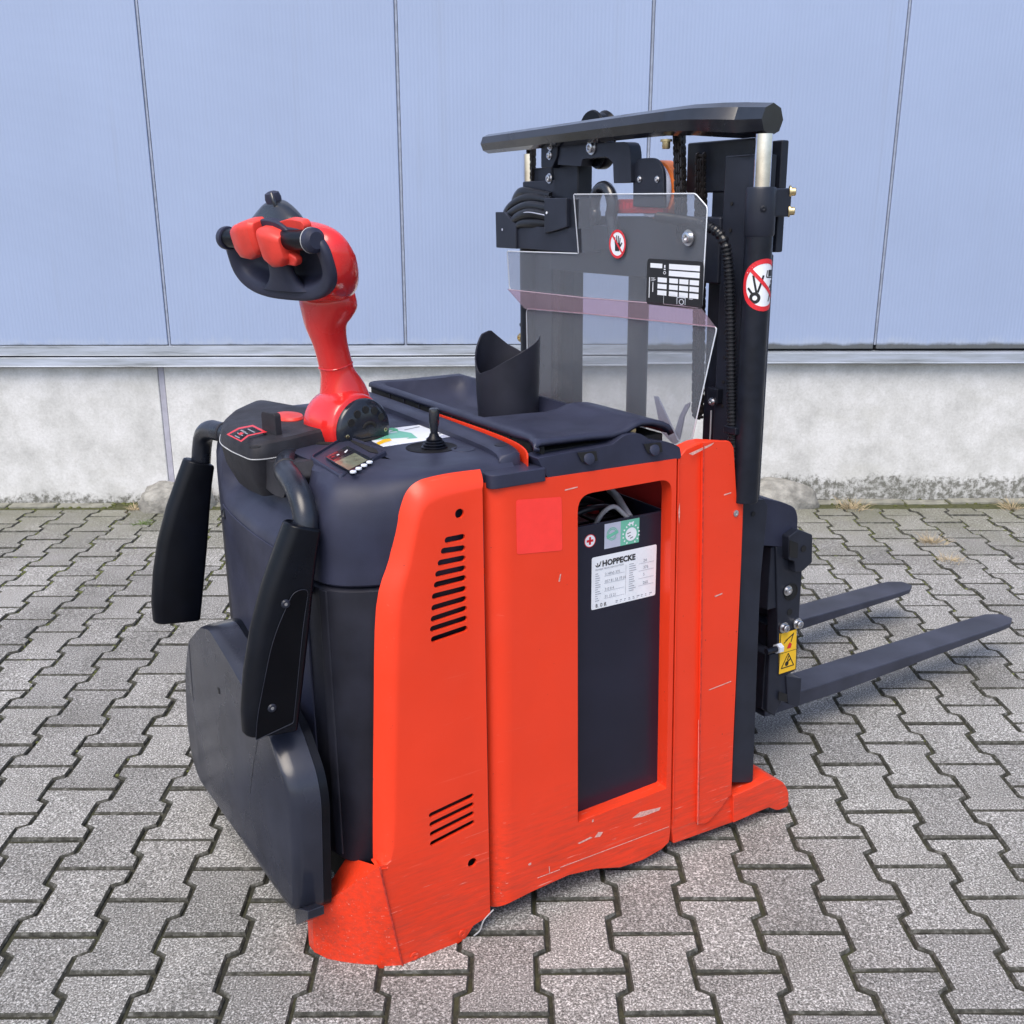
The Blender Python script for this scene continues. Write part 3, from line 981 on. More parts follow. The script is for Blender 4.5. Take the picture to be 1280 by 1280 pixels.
R_ = [(-0.0405,0.0000,0.7862),(-0.0405,-0.0000,0.7662),(-0.0405,-0.0000,0.7486),(-0.0406,-0.0000,0.7308),(-0.0403,-0.0000,0.7136),(-0.0402,-0.0000,0.6942),(-0.0404,0.0000,0.6761),(-0.0402,-0.0000,0.6586),(-0.0402,0.0000,0.6404),(-0.0400,-0.0000,0.6222)]
for a, b in zip(L_, R_):
    holes.append(slot(a, b, 0.0115))
L2 = [(-0.1267,-0.0000,0.2833),(-0.1261,-0.0000,0.2646),(-0.1261,-0.0000,0.2451),(-0.1263,-0.0000,0.2256)]
R2 = [(-0.0356,-0.0000,0.2967),(-0.0357,0.0000,0.2787),(-0.0360,0.0000,0.2604),(-0.0353,-0.0000,0.2419)]
for a, b in zip(L2, R2):
    holes.append(slot(a, b, 0.0108))
def circ(c, r, n=16):
    return [(c[0] + r * math.cos(2 * math.pi * k / n), c[1], c[2] + r * math.sin(2 * math.pi * k / n)) for k in range(n)]
holes.append(circ((-0.0501,-0.0000,0.8278), 0.0085))
holes.append(circ((-0.0423,-0.0000,0.1580), 0.0095))
Fsm = smooth_path([(-0.2249,-0.0000,0.2173),(-0.1934,-0.0000,0.2429),(-0.1748,-0.0000,0.4847),(-0.1605,-0.0000,0.6770),(-0.1384,0.0000,0.7562),(-0.1263,-0.0000,0.8048),(-0.1181,0.0000,0.8306),(-0.1074,-0.0000,0.8478),(-0.0898,-0.0000,0.8552),(-0.0677,-0.0000,0.8593),(-0.0289,-0.0000,0.8624),(-0.0062,-0.0000,0.8638)], 4)
Esm = smooth_path([(-0.2210,0.0300,0.2143),(-0.2231,0.0300,0.2329),(-0.2088,0.0300,0.4807),(-0.1941,0.0300,0.6811),(-0.1674,0.0300,0.7597),(-0.1527,0.0300,0.8122)] + [(-0.1427,0.0280,0.8492)] + [(-0.1312,0.0260,0.8736)] + [(-0.1115,0.0240,0.8873),(-0.0794,0.0240,0.8915),(-0.0408,0.0240,0.8923),(0.0031,0.0240,0.8911)], 4)
bm = bmesh.new()
outer = [V3(p) for p in Fsm] + [V3(p) for p in reversed(Bt)] + [V3(Bt[0])]
outer = [V3(p) for p in Fsm] + [V3(p) for p in reversed(Bt)]
es = []
for lp in [outer] + holes:
    vv = [bm.verts.new(V3(p)) for p in lp]
    es += [bm.edges.new((vv[i], vv[(i + 1) % len(vv)])) for i in range(len(vv))]
bmesh.ops.triangle_fill(bm, edges=es, use_beauty=True)
prevrow = None
for f, e in zip(Fsm, Esm):
    row = []
    for k in range(9):
        t = k / 8
        p = f.lerp(e, t)
        p.y = e.y * t ** 1.9
        # stay a little full, like a pressed radius
        row.append(bm.verts.new(p))
    if prevrow:
        for k in range(8):
            bm.faces.new((prevrow[k], prevrow[k + 1], row[k + 1], row[k]))
    prevrow = row
bmesh.ops.remove_doubles(bm, verts=bm.verts, dist=0.0003)
# bumper toe at the rear corner
R0, R1 = V3((-0.2249,-0.0000,0.2173)), V3((-0.3169,0.1000,0.0977))
T0, T1 = V3((-0.2455,0.1000,0.1852)), V3((-0.2937,0.1500,0.0753))
D0, Dm, D1 = V3((-0.1906,-0.0000,-0.0083)), V3((-0.2536,0.0300,-0.0213)), V3((-0.3197,0.1000,0.0114))
D2 = V3((-0.2867,0.0600,-0.0024))
B1 = V3((-0.3189,0.1200,0.0495))
quads = []
def patch(a, b, c, d, n=6):
    g = [[(a.lerp(b, i / n)).lerp(d.lerp(c, i / n), j / n) for i in range(n + 1)] for j in range(n + 1)]
    vv = [[bm.verts.new(p) for p in r] for r in g]
    for j in range(n):
        for i in range(n):
            bm.faces.new((vv[j][i], vv[j][i + 1], vv[j + 1][i + 1], vv[j + 1][i]))
patch(R0, T0, T1, R1)
nb = 8
top = [R0.lerp(R1, k / nb) for k in range(nb + 1)]
bc = [D0, Dm, D2, D1]
def bez(q, t):
    q = [x.copy() for x in q]
    while len(q) > 1:
        q = [a.lerp(b, t) for a, b in zip(q, q[1:])]
    return q[0]
btm = [bez([D0, Dm - Vector((0, 0, 0.012)), D2, D1], k / nb) for k in range(nb + 1)]
rows = []
for j in range(7):
    t = j / 6
    rows.append([bm.verts.new(a.lerp(b, t) + Vector((-0.0015, -0.002, 0)) * math.sin(t * math.pi) * (1 if 0 < i else 0)) for i, (a, b) in enumerate(zip(top, btm))])
for j in range(6):
    for i in range(nb):
        bm.faces.new((rows[j][i], rows[j][i + 1], rows[j + 1][i + 1], rows[j + 1][i]))
# rear end face of the toe
pr = [R1.lerp(D1, j / 6) + Vector((-0.0015, -0.002, 0)) * math.sin(j / 6 * math.pi) for j in range(7)]
rows2 = []
for j, p in enumerate(pr):
    q = Vector((-0.295, 0.19, p.z))
    rows2.append([bm.verts.new(p), bm.verts.new(p.lerp(q, 0.25) + Vector((-0.008, 0, 0))), bm.verts.new(q)])
for a, b in zip(rows2, rows2[1:]):
    for i in range(2):
        bm.faces.new((a[i], a[i + 1], b[i + 1], b[i]))
bm.faces.new([bm.verts.new(p) for p in (R1, T1, (-0.295, 0.19, T1.z), (-0.295, 0.19, R1.z))])
bmesh.ops.remove_doubles(bm, verts=bm.verts, dist=0.0004)
bmesh.ops.recalc_face_normals(bm, faces=bm.faces)
sgn = sum((f.normal.y + f.normal.x) * f.calc_area() for f in bm.faces)
if sgn > 0:
    bmesh.ops.reverse_faces(bm, faces=bm.faces)
rear_cover = finish('rear_cover', bm, M['red'], T, angle=28, bev=0.0045, seg=3, solid=0.006)
for q in ((-0.0675,-0.0010,0.0154), (-0.1665,-0.0010,0.0080)):
    lathe('cover_screw', q, (0, -1, 0), [(0.0085, 0), (0.008, 0.002), (0.0035, 0.002), (0.003, 0.0004), (0, 0.0004)], M['red'], rear_cover, n=14)
cyl('toe_hole', (-0.3002,0.0930,0.1143), (-0.5, -0.6, 0.62), 0.0075, 0.004, M['dark'], rear_cover, n=14)
tube('weld_seam', [R0 + Vector((0, -0.003, 0)), R0.lerp(D0, 0.5) + Vector((0, -0.002, 0)), D0 + Vector((0, -0.0015, 0.006))], 0.0017, M['weld'], rear_cover, n=6)

# --- chassis core that closes the body (dark, behind the covers)
bm = bmesh.new()
a_box(bm, (-0.12, 0.055, 0.06), (-0.012, 0.75, 0.855))
a_box(bm, (-0.22, 0.12, 0.05), (-0.02, 0.70, 0.30))
finish('chassis_core', bm, M['dark'], T)
bm = bmesh.new()
a_box(bm, (0.005, 0.055, 0.05), (0.56, 0.11, 0.13))
a_box(bm, (0.445, 0.045, 0.03), (0.56, 0.77, 0.82))
a_box(bm, (0.005, 0.74, 0.05), (0.56, 0.785, 0.85))
a_box(bm, (0.005, 0.06, 0.06), (0.05, 0.77, 0.855))
finish('battery_bay', bm, M['red_dark'], T)
for (x, y, r) in ((-0.17, 0.40, 0.10), (0.62, 0.12, 0.045), (0.62, 0.66, 0.045), (-0.05, 0.09, 0.06), (-0.05, 0.70, 0.06)):
    w0 = r + (0.0209 * y)
    lathe('wheel', (x, y - 0.03, w0), (0, 1, 0), [(r * 0.5, 0), (r * 0.93, 0.0), (r, 0.006), (r, 0.054), (r * 0.93, 0.06), (r * 0.5, 0.06)], M['rubber'], T, n=24)
tube('loose_wire', [(0.0004,-0.0000,0.0403), (-0.0206,0.0000,0.0257), (-0.0297,-0.0000,0.0063), (-0.0435,0.0000,-0.0005)], 0.0014, M['cable'], T, n=6)

# --- black hood and lower shell: shared plan curve
half = [(0.075, 0.018), (-0.03, 0.018), (-0.10, 0.020), (-0.150, 0.027), (-0.196, 0.041), (-0.233, 0.061), (-0.255, 0.086), (-0.267, 0.120), (-0.274, 0.155), (-0.282, 0.205), (-0.290, 0.28), (-0.294, 0.40)]
plan = half + [(u, 0.8 - v) for u, v in reversed(half[:-1])]
plan = [(p.x, p.y) for p in smooth_path([(u, v, 0) for u, v in plan], 4)]
def plan_ring(inset, w, soft=True):
    n = len(plan)
    out = []
    for i in range(n):
        p = Vector(plan[i])
        a, b = Vector(plan[max(i - 1, 0)]), Vector(plan[min(i + 1, n - 1)])
        d = (b - a).normalized()
        nr = Vector((-d.y, d.x))
        if nr.x * (0.0 - p.x) + nr.y * (0.40 - p.y) < 0:
            nr = -nr
        k = 1.0
        if soft and p.x > -0.17:
            k = 1.0 - 0.55 * min(1, (p.x + 0.17) / 0.09)
        q = p + nr * inset * k
        out.append((max(q.x, -9) if i not in (0, n - 1) else 0.075, q.y, w if not callable(w) else w(q.x, q.y)))
    return out
SEAM = 0.712
hood_prof = [(0.004, SEAM + 0.002), (0.0, SEAM + 0.006), (0.0, 0.750), (0.0, 0.768), (0.0, 0.786), (0.0005, 0.806), (0.002, 0.828), (0.007, 0.852), (0.015, 0.869), (0.027, 0.882), (0.044, 0.890), (0.066, 0.8945), (0.11, 0.8950), (0.17, 0.8952)]
def ss(x, a, b):
    t = max(0.0, min(1.0, (x - a) / (b - a)))
    return t * t * (3 - 2 * t)
def well(p):
    k = (1 - ss(p[0], -0.265, -0.228)) * ss(p[1], 0.06, 0.14) * (1 - ss(p[1], 0.56, 0.62)) * ss(p[2], 0.80, 0.87)
    # the niche under the handle pod
    n_ = (1 - ss(p[0], -0.262, -0.225)) * ss(p[1], 0.165, 0.225) * (1 - ss(p[1], 0.56, 0.60)) * ss(p[2], 0.752, 0.800)
    return (p[0] + 0.050 * n_, p[1], p[2] - 0.034 * k)
hood = loft('dashboard_hood', [[well(p) for p in plan_ring(i, w)] for i, w in hood_prof], M['plastic'], T, closed=True, cap0=False, cap1=True, angle=42)
shell_prof = [(0.008, 0.185), (0.0, 0.195), (0.0, SEAM - 0.006), (0.006, SEAM - 0.002)]
shell = loft('rear_shell', [plan_ring(i, w, False) for i, w in shell_prof], M['plastic_dark'], T, closed=True, cap0=True, cap1=True, angle=40)
def plan_at_v(v):
    best = None
    n = len(plan)
    for i in range(n - 1):
        (u0, v0), (u1, v1) = plan[i], plan[i + 1]
        if u0 < -0.15 and min(v0, v1) <= v <= max(v0, v1) and v1 != v0:
            return u0 + (u1 - u0) * (v - v0) / (v1 - v0)
    return -0.27
def rear_patch(name, v0, v1, wlo, whi, off, mat, parent, n=22, th=0.004, bev=0.0015):
    """panel that follows the rear curve, standing proud by off"""
    bm = bmesh.new()
    A = []
    for k in range(n + 1):
        v = v0 + (v1 - v0) * k / n
        u = plan_at_v(v)
        wl = wlo(v) if callable(wlo) else wlo
        wh = whi(v) if callable(whi) else whi
        A.append([(u - off, v, wl), (u - off, v, wh), (u - off + th, v, wh), (u - off + th, v, wl)])
    a_loft(bm, A, True, True, True)
    return finish(name, bm, mat, parent, angle=30, bev=bev)
door = rear_patch('service_door', 0.142, 0.585, 0.20, 0.742, 0.0035, M['plastic'], T)
for vv, ww in ((0.565, 0.725), (0.128, 0.70)):
    u = plan_at_v(vv)
    lathe('door_lock', (u - 0.002, vv, ww), (-1, 0, 0), [(0.011, 0), (0.011, 0.004), (0.0085, 0.005), (0.0075, 0.003), (0, 0.003)], M['steel_black'], door, n=16)
    box('key_slot', (u - 0.0062, vv - 0.0012, ww - 0.006), (u - 0.0045, vv + 0.0012, ww + 0.006), M['zinc'], door, bev=0)
rear_patch('shell_rib', 0.088, 0.106, 0.20, 0.705, 0.0022, M['plastic_dark'], T, n=4, th=0.005, bev=0.003)

# --- folding platform (stands folded up behind the shell)
fc = [(-0.3600,0.6826,0.4234),(-0.3600,0.5647,0.4966),(-0.3600,0.4838,0.5217),(-0.3600,0.3325,0.4983),(-0.3600,0.1236,0.4551),(-0.3600,0.0573,0.3995),(-0.3600,0.0429,0.3541),(-0.3600,0.0694,0.1281),(-0.3600,0.7197,0.0645),(-0.3600,0.7783,0.0976),(-0.3600,0.7882,0.1856),(-0.3600,0.7497,0.3215)]
fr_in = rounded(fc, 0.02, 3)
ctr = Vector((0, 0, 0))
for p in fr_in:
    ctr += V3(p)
ctr /= len(fr_in)
def scale_to(ring, k, du):
    return [ctr + (V3(p) - ctr) * k + Vector((du, 0, 0)) for p in ring]
plat = loft('folding_platform', [scale_to(fr_in, 0.985, -0.002), scale_to(fr_in, 1.0, 0.004), scale_to(fr_in, 1.012, 0.02), scale_to(fr_in, 1.018, 0.052)], M['plate'], T, angle=50)
rub = loft('platform_rubber_edge', [scale_to(fr_in, 1.02, 0.0525), scale_to(fr_in, 1.022, 0.066)], M['rubber'], plat, angle=50)
for pts in ([(-0.3625,0.6718,0.4168),(-0.3625,0.6849,0.3288),(-0.3625,0.6910,0.2762),(-0.3625,0.6951,0.2745),(-0.3625,0.6914,0.3262),(-0.3625,0.6757,0.4153)], [(-0.3625,0.2039,0.4048),(-0.3625,0.2447,0.3385),(-0.3625,0.2893,0.2540),(-0.3625,0.2846,0.2564),(-0.3625,0.2392,0.3412),(-0.3625,0.1986,0.4073)]):
    flat_obj('platform_crease', lambda b, pts=pts: b.faces.new([b.verts.new(q) for q in pts]), M['steel_dark'], plat)
def pit(b):
    b.faces.new([b.verts.new(q) for q in [(-0.3626,0.4576,0.4052),(-0.3626,0.4431,0.4076),(-0.3626,0.4411,0.3964),(-0.3626,0.4535,0.3929)]])
flat_obj('platform_hole', pit, M['dark'], plat)
h0 = V3((-0.3350,0.0389,0.1429))
tube('platform_hinge', [(-0.30, 0.10, 0.085), (-0.30, 0.66, 0.075)], 0.017, M['plate'], plat, n=14, sm=0)
prism('hinge_lug', [(-0.3520,0.0929,0.1246),(-0.3520,0.0158,0.1662),(-0.3520,0.0196,0.1461),(-0.3520,0.0922,0.0865)], (0.03, 0, 0), M['plate'], plat)

# --- handle pod and side guard arms
pod_plan = [(-0.1736,0.3390,0.8880),(-0.2204,0.3195,0.8880),(-0.2763,0.3117,0.8880),(-0.2977,0.3220,0.8880),(-0.3071,0.4032,0.8880),(-0.3070,0.4876,0.8880),(-0.2787,0.5777,0.8880),(-0.2243,0.6755,0.8880),(-0.1520,0.7537,0.8880)]
far_extra = [(-0.10, 0.58, 0.888), (-0.02, 0.52, 0.888), (-0.06, 0.36, 0.888)]
pod_plan = rounded(list(pod_plan) + far_extra, [0.01, 0.02, 0.02, 0.03, 0.02, 0.035, 0.03, 0.02, 0.03, 0.01, 0.01, 0.01], 4)
pc = Vector((-0.15, 0.44, 0.888))
def pod_ring(k, w, slope=0.0):
    out = []
    for p in pod_plan:
        q = pc + (p - pc) * k
        q.z = w + slope * (q.x + 0.05)
        out.append(q)
    return out
pod = loft('handle_pod', [pod_ring(0.84, 0.838, 0.12), pod_ring(0.95, 0.862, 0.06), pod_ring(0.995, 0.884), pod_ring(1.003, 0.8875), pod_ring(0.99, 0.8885), pod_ring(0.985, 0.906, 0.02), pod_ring(0.955, 0.919, 0.03), pod_ring(0.90, 0.924, 0.03)], M['pod'], T, angle=30)
M['seam_white'] = basic('pale_parting_line', (0.45, 0.46, 0.48), 0.5)
tube('parting_line', pod_ring(1.002, 0.8868) + pod_ring(1.002, 0.8868)[:1], 0.0010, M['seam_white'], pod, n=5, sm=0)
kp_ = rounded([(-0.2720,0.6075,0.8505),(-0.2720,0.4870,0.8308),(-0.2720,0.3861,0.8322),(-0.2720,0.2904,0.8267),(-0.2720,0.2328,0.8328),(-0.2720,0.1950,0.8740),(-0.2720,0.2188,0.8970),(-0.2720,0.3846,0.8751)], [0.005, 0.02, 0.02, 0.012, 0.008, 0.008, 0.004, 0.01], 4)
prism('pod_keel', kp_, (0.06, 0, 0), M['pod'], pod, bev=0.010, seg=3)
cyl('pod_screw_hole', (-0.2983,0.2873,0.9165), (0, 0, 1), 0.0105, 0.0012, M['dark'], pod, n=18)
def warn_outline(b):
    P_ = [(-0.3186,0.3883,0.9235),(-0.3148,0.3103,0.9235),(-0.2885,0.3520,0.9235),(-0.2496,0.3675,0.9235),(-0.2517,0.4469,0.9235),(-0.2823,0.4363,0.9235)]
    Q_ = [(-0.3143,0.3854,0.9235),(-0.3112,0.3249,0.9235),(-0.2884,0.3618,0.9235),(-0.2563,0.3745,0.9235),(-0.2573,0.4311,0.9235),(-0.2841,0.4227,0.9235)]
    a = [b.verts.new(p) for p in P_]
    c = [b.verts.new(p) for p in Q_]
    for i in range(6):
        j = (i + 1) % 6
        b.faces.new((a[i], a[j], c[j], c[i]))
flat_obj('warning_outline', warn_outline, M['red_print'], pod)
def warn_marks(b):
    for pts in ([(-0.3103,0.3665,0.9235),(-0.3090,0.3416,0.9235),(-0.3059,0.3474,0.9235),(-0.3071,0.3725,0.9235)], [(-0.2996,0.3881,0.9235),(-0.2982,0.3585,0.9235),(-0.2949,0.3644,0.9235),(-0.2963,0.3942,0.9235)], [(-0.2878,0.3928,0.9235),(-0.2868,0.3672,0.9235),(-0.2834,0.3732,0.9235),(-0.2839,0.3986,0.9235)], [(-0.2729,0.4126,0.9235),(-0.2715,0.3736,0.9235),(-0.2685,0.3783,0.9235),(-0.2694,0.4164,0.9235)], [(-0.2873,0.4094,0.9235),(-0.2827,0.4149,0.9235),(-0.2817,0.3887,0.9235),(-0.2862,0.3834,0.9235)]):
        b.faces.new([b.verts.new(q) for q in pts])
flat_obj('warning_marks', warn_marks, M['grey_print'], pod)
flat_obj('warning_person_mark', lambda b: b.faces.new([b.verts.new(q) for q in [(-0.3007,0.3794,0.9237),(-0.2906,0.3935,0.9237),(-0.2888,0.3798,0.9237),(-0.3001,0.3667,0.9237)]]), M['red_print'], pod)
kp = V3((-0.2418,0.3736,0.9200))
prism('emergency_paddle', rounded([(kp.x - 0.008, kp.y + 0.024, 0.905), (kp.x + 0.003, kp.y - 0.022, 0.905), (kp.x + 0.003, kp.y - 0.022, 0.958), (kp.x - 0.008, kp.y + 0.024, 0.958)], [0.002, 0.002, 0.008, 0.010], 4), (0.013, 0.003, 0), M['pod'], pod, bev=0.003)
cap = V3((-0.1653,0.4925,0.9250))
lathe('red_cap_button', (cap.x, cap.y, 0.908), (0, 0, 1), [(0.044, 0), (0.044, 0.014), (0.040, 0.018), (0.0, 0.020)], M['red_button'], pod, n=28, xdir=(0, 1, 0), sy=0.62)

def arm(name_label, side, drop):
    """bent tube with a foam pad; side -1 = camera side, 1 = far side"""
    vc = 0.40 if side < 0 else 0.447
    def q(u, dv, w):
        return Vector((u, vc + side * dv, w - drop * ss((0.885 - w), 0.0, 0.09)))
    path = [q(-0.215, 0.06, 0.878), q(-0.248, 0.12, 0.880), q(-0.266, 0.18, 0.880), q(-0.273, 0.232, 0.876), q(-0.277, 0.272, 0.862), q(-0.279, 0.295, 0.838), q(-0.283, 0.303, 0.808), q(-0.290, 0.304, 0.780), q(-0.305, 0.304, 0.735)]
    t = tube('guard_tube', path, 0.0203, M['tube'], T, n=18, sm=6)
    lathe('tube_collar', q(-0.2605, 0.160, 0.880), (q(-0.266, 0.18, 0.880) - q(-0.257, 0.15, 0.880)), [(0.0195, 0), (0.0222, 0.001), (0.0225, 0.006), (0.0195, 0.009)], M['pod'], t, n=20)
    # pad: D-section, round towards the operator, flat on its outer face
    P0, P1 = (-0.287, 0.822), (-0.375, 0.474)
    ax = [(-0.288, 0.824, 0.056), (-0.3015, 0.785, 0.064), (-0.322, 0.72, 0.080), (-0.340, 0.65, 0.092), (-0.355, 0.58, 0.096), (-0.366, 0.515, 0.094), (-0.370, 0.476, 0.088)]
    rings = []
    tot = len(ax)
    for i, (u, w, wid) in enumerate(ax):
        du, dw = (ax[min(i + 1, tot - 1)][0] - ax[max(i - 1, 0)][0]), (ax[min(i + 1, tot - 1)][1] - ax[max(i - 1, 0)][1])
        L = math.hypot(du, dw)
        nu, nw = dw / L, -du / L          # towards -u
        ring = []
        hw, th = wid / 2 * (1.0 if side < 0 else 1.10), 0.027
        sec = []
        n = 7
        for k in range(n):                # rounded rear edge
            a = R(-90 + 180 * k / (n - 1))
            sec.append((hw - th * 0.72 + th * 0.72 * math.cos(a), th * math.sin(a)))
        for k in range(4):
            a = R(90 + 90 * k / 3)
            sec.append((-hw + 0.008 + 0.008 * math.cos(a), th - 0.008 + 0.008 * math.sin(a)))
        for k in range(4):
            a = R(180 + 90 * k / 3)
            sec.append((-hw + 0.008 + 0.008 * math.cos(a), -th + 0.008 + 0.008 * math.sin(a)))
        for (a, b) in sec:
            ring.append(Vector((u + nu * a, vc + side * (0.300 - b * 1.0), w + nw * a - drop)))
        rings.append(ring)
    pad = loft('guard_pad', rings, M['rubber'], t, angle=50, bev=0.005)
    if side < 0:
        yo = vc - 0.3285
        pl = rounded([(-0.318, yo, 0.722), (-0.292, yo, 0.722), (-0.306, yo, 0.66), (-0.3345, yo, 0.492), (-0.400, yo, 0.478), (-0.394, yo, 0.52), (-0.358, yo, 0.65)], [0.02, 0.016, 0.03, 0.004, 0.004, 0.03, 0.05], 5)
        prism('pad_backing_plate', pl, (0, 0.004, 0), M['felt'], t, bev=0.0012)
        tube('backing_plate_edge', [p + Vector((0, -0.0002, 0)) for p in pl] + [pl[0] + Vector((0, -0.0002, 0))], 0.0007, M['steel_dark'], t, n=5, sm=0)
        for qx in ((-0.3326,0.0715,0.7033), (-0.3687,0.0715,0.5282)):
            lathe('pad_screw', qx, (0, -1, 0), [(0.0075, -0.002), (0.0075, 0.0008), (0.0055, 0.0028), (0.003, 0.0028), (0.0028, 0.001), (0, 0.001)], M['steel_dark'], t, n=14)
            lathe('screw_socket', add(qx, (0, -0.0012, 0)), (0, -1, 0), [(0.0030, 0), (0.0030, 0.0006), (0, 0.0006)], M['zinc'], t, n=10)
    return t
arm('near', -1, 0.0)
arm('far', 1, 0.026)

# --- dashboard items
deck = 0.8945
bz = [(-0.2169,0.2336,0.8960), (-0.1063,0.3484,0.8990), (-0.0935,0.1914,0.8990), (-0.2142,0.1030,0.8900)]
bm = bmesh.new()
ctrb = sum((V3(p) for p in bz), Vector()) / 4
outer_b = rounded(bz, 0.012, 4)
def brr(k, z):
    return [ctrb + (V3(p) - ctrb) * k + Vector((0, 0, z)) for p in outer_b]
disp = loft('display_console', [brr(1.10, -0.012), brr(1.04, 0.003), brr(1.0, 0.0055), brr(0.97, 0.005), brr(0.95, 0.001)], M['plastic'], T, cap1=True, cap0=False, angle=25)
def quad_on(name, pts, lift, mat, par):
    flat_obj(name, lambda b: b.faces.new([b.verts.new(add(q, (0, 0, lift))) for q in pts]), mat, par)
mod = [(-0.1979,0.2147,0.8970),(-0.1314,0.2760,0.8970),(-0.1347,0.1495,0.8970),(-0.2002,0.0897,0.8970)]
dm = prism('display_module', rounded(mod, 0.004, 2), (0, 0, 0.004), M['gloss_black'], disp, bev=0.001)
dm = disp
quad_on('display_bar', [(-0.1936,0.2084,0.9014),(-0.1418,0.2521,0.9014),(-0.1420,0.2295,0.9014),(-0.1942,0.1862,0.9014)], 0, M['grey_print'] if False else M['steel_black'], dm)
quad_on('lcd_screen', [(-0.1992,0.1659,0.9014),(-0.1438,0.2121,0.9014),(-0.1468,0.1482,0.9014),(-0.2009,0.1012,0.9014)], 0, M['lcd'], dm)
for q in ((-0.1993,0.0847,0.9013), (-0.1834,0.1000,0.9013), (-0.1671,0.1157,0.9013), (-0.1503,0.1317,0.9013)):
    lathe('display_button', q, (0, 0, 1), [(0.0055, -0.001), (0.0055, 0.0015), (0.004, 0.0026), (0, 0.0028)], M['button_grey'], dm, n=12)
for k, (a, b) in enumerate(((417,569.5), (422.5,567), (428,564.5), (432.5,562.2))) if False else []:
    pass
quad_on('display_symbols', [(-0.1586,0.2256,0.9018),(-0.1467,0.2418,0.9018),(-0.1459,0.2383,0.9018),(-0.1581,0.2194,0.9018)], 0, M['white'], dm)
quad_on('display_symbols', [(-0.1779,0.2127,0.9018),(-0.1714,0.2179,0.9018),(-0.1718,0.2130,0.9018),(-0.1783,0.2079,0.9018)], 0, M['white'], dm)
quad_on('display_symbols', [(-0.1915,0.2022,0.9018),(-0.1831,0.2088,0.9018),(-0.1833,0.2061,0.9018),(-0.1919,0.1989,0.9018)], 0, M['red_print'], dm)
sl = [(-0.1034,0.3511,0.9000),(-0.0915,0.3139,0.9000),(-0.0973,0.2264,0.9000),(-0.1090,0.1891,0.9000),(-0.1171,0.2092,0.9000),(-0.1132,0.2997,0.9000)]
prism('console_pocket', rounded(sl, 0.006, 3), (0, 0, 0.0008), M['dark'], disp, bev=0)

# joystick
jb = V3((0.0040,0.1962,0.8945))
js = lathe('joystick_well', (jb.x - 0.004, jb.y + 0.004, deck + 0.0006), (0, 0, 1), [(0.047, -0.002), (0.047, 0.0008), (0.0455, 0.0014), (0.0445, 0.0008), (0.0, 0.0006)], M['well_black'], T, n=36)
jj = lathe('joystick_boot', (jb.x, jb.y, deck), (0, 0, 1), [(0.0225, 0), (0.024, 0.003), (0.020, 0.0055), (0.0215, 0.008), (0.0175, 0.0105), (0.0185, 0.0125), (0.014, 0.015), (0.015, 0.017), (0.010, 0.021), (0.007, 0.028)], M['rubber'], js, n=24)
lathe('joystick_grip', (jb.x, jb.y, deck + 0.024), (0.05, 0.02, 1), [(0.005, 0), (0.0068, 0.004), (0.0078, 0.014), (0.0092, 0.024), (0.0098, 0.041), (0.009, 0.047), (0.006, 0.049), (0, 0.0495)], M['gloss_black'], js, n=18)
db = V3((0.0417,0.1560,0.8945))
lathe('console_plug', (db.x, db.y, deck - 0.001), (0, 0, 1), [(0.023, 0), (0.022, 0.0025), (0.018, 0.003), (0.014, 0.0015), (0, 0.0015)], M['plastic'], T, n=26)
bolt('console_screw', (0.0973,0.4831,0.8945), (0, 0, 1), 0.006, M['brass'], T)
bolt('console_screw', (0.1405,0.7070,0.8955), (0, 0, 1), 0.005, M['brass'], T)

# control sticker: white, with green arrow and yellow marks
ls = deck + 0.0008
stk = flat_obj('control_sticker', lambda b: b.faces.new([b.verts.new(add(q, (0, 0, 0))) for q in [(-0.0671,0.3966,0.8953),(-0.0716,0.2534,0.8953),(0.0762,0.2626,0.8953),(0.0777,0.3972,0.8953)]]), M['white'], T)
quad_on('sticker_green_arrow', [(-0.0624,0.3145,0.8956),(-0.0171,0.3574,0.8956),(0.0045,0.3564,0.8956),(0.0075,0.3742,0.8956),(0.0234,0.3350,0.8956),(0.0133,0.2855,0.8956),(-0.0075,0.2908,0.8956),(0.0033,0.2997,0.8956),(-0.0288,0.3091,0.8956)], 0, M['label_green'], stk)
quad_on('sticker_yellow_mark', [(-0.0696,0.2905,0.8956),(-0.0444,0.3110,0.8956),(-0.0312,0.3148,0.8956),(-0.0361,0.2930,0.8956),(-0.0572,0.2822,0.8956),(-0.0715,0.2716,0.8956)], 0, M['yellow'], stk)
quad_on('sticker_green_mark', [(-0.0128,0.3898,0.8957),(0.0126,0.4005,0.8957),(0.0170,0.3837,0.8957),(0.0103,0.3654,0.8957),(-0.0100,0.3655,0.8957),(0.0056,0.3776,0.8957)], 0, M['green'], stk)
quad_on('sticker_blue_block', [(0.0469,0.2718,0.8956),(0.0728,0.2891,0.8956),(0.0759,0.2620,0.8956),(0.0522,0.2589,0.8956)], 0, M['label_grey'], stk)
quad_on('sticker_swoosh', [(0.0487,0.2958,0.8957),(0.0669,0.3012,0.8957),(0.0904,0.3304,0.8957),(0.0927,0.3280,0.8957),(0.0665,0.2936,0.8957),(0.0468,0.2884,0.8957)], 0, M['grey_print'], stk)
quad_on('sticker_line', [(0.0243,0.3697,0.8957),(0.0628,0.3811,0.8957),(0.0618,0.3753,0.8957),(0.0231,0.3633,0.8957)], 0, M['grey_print'], stk)

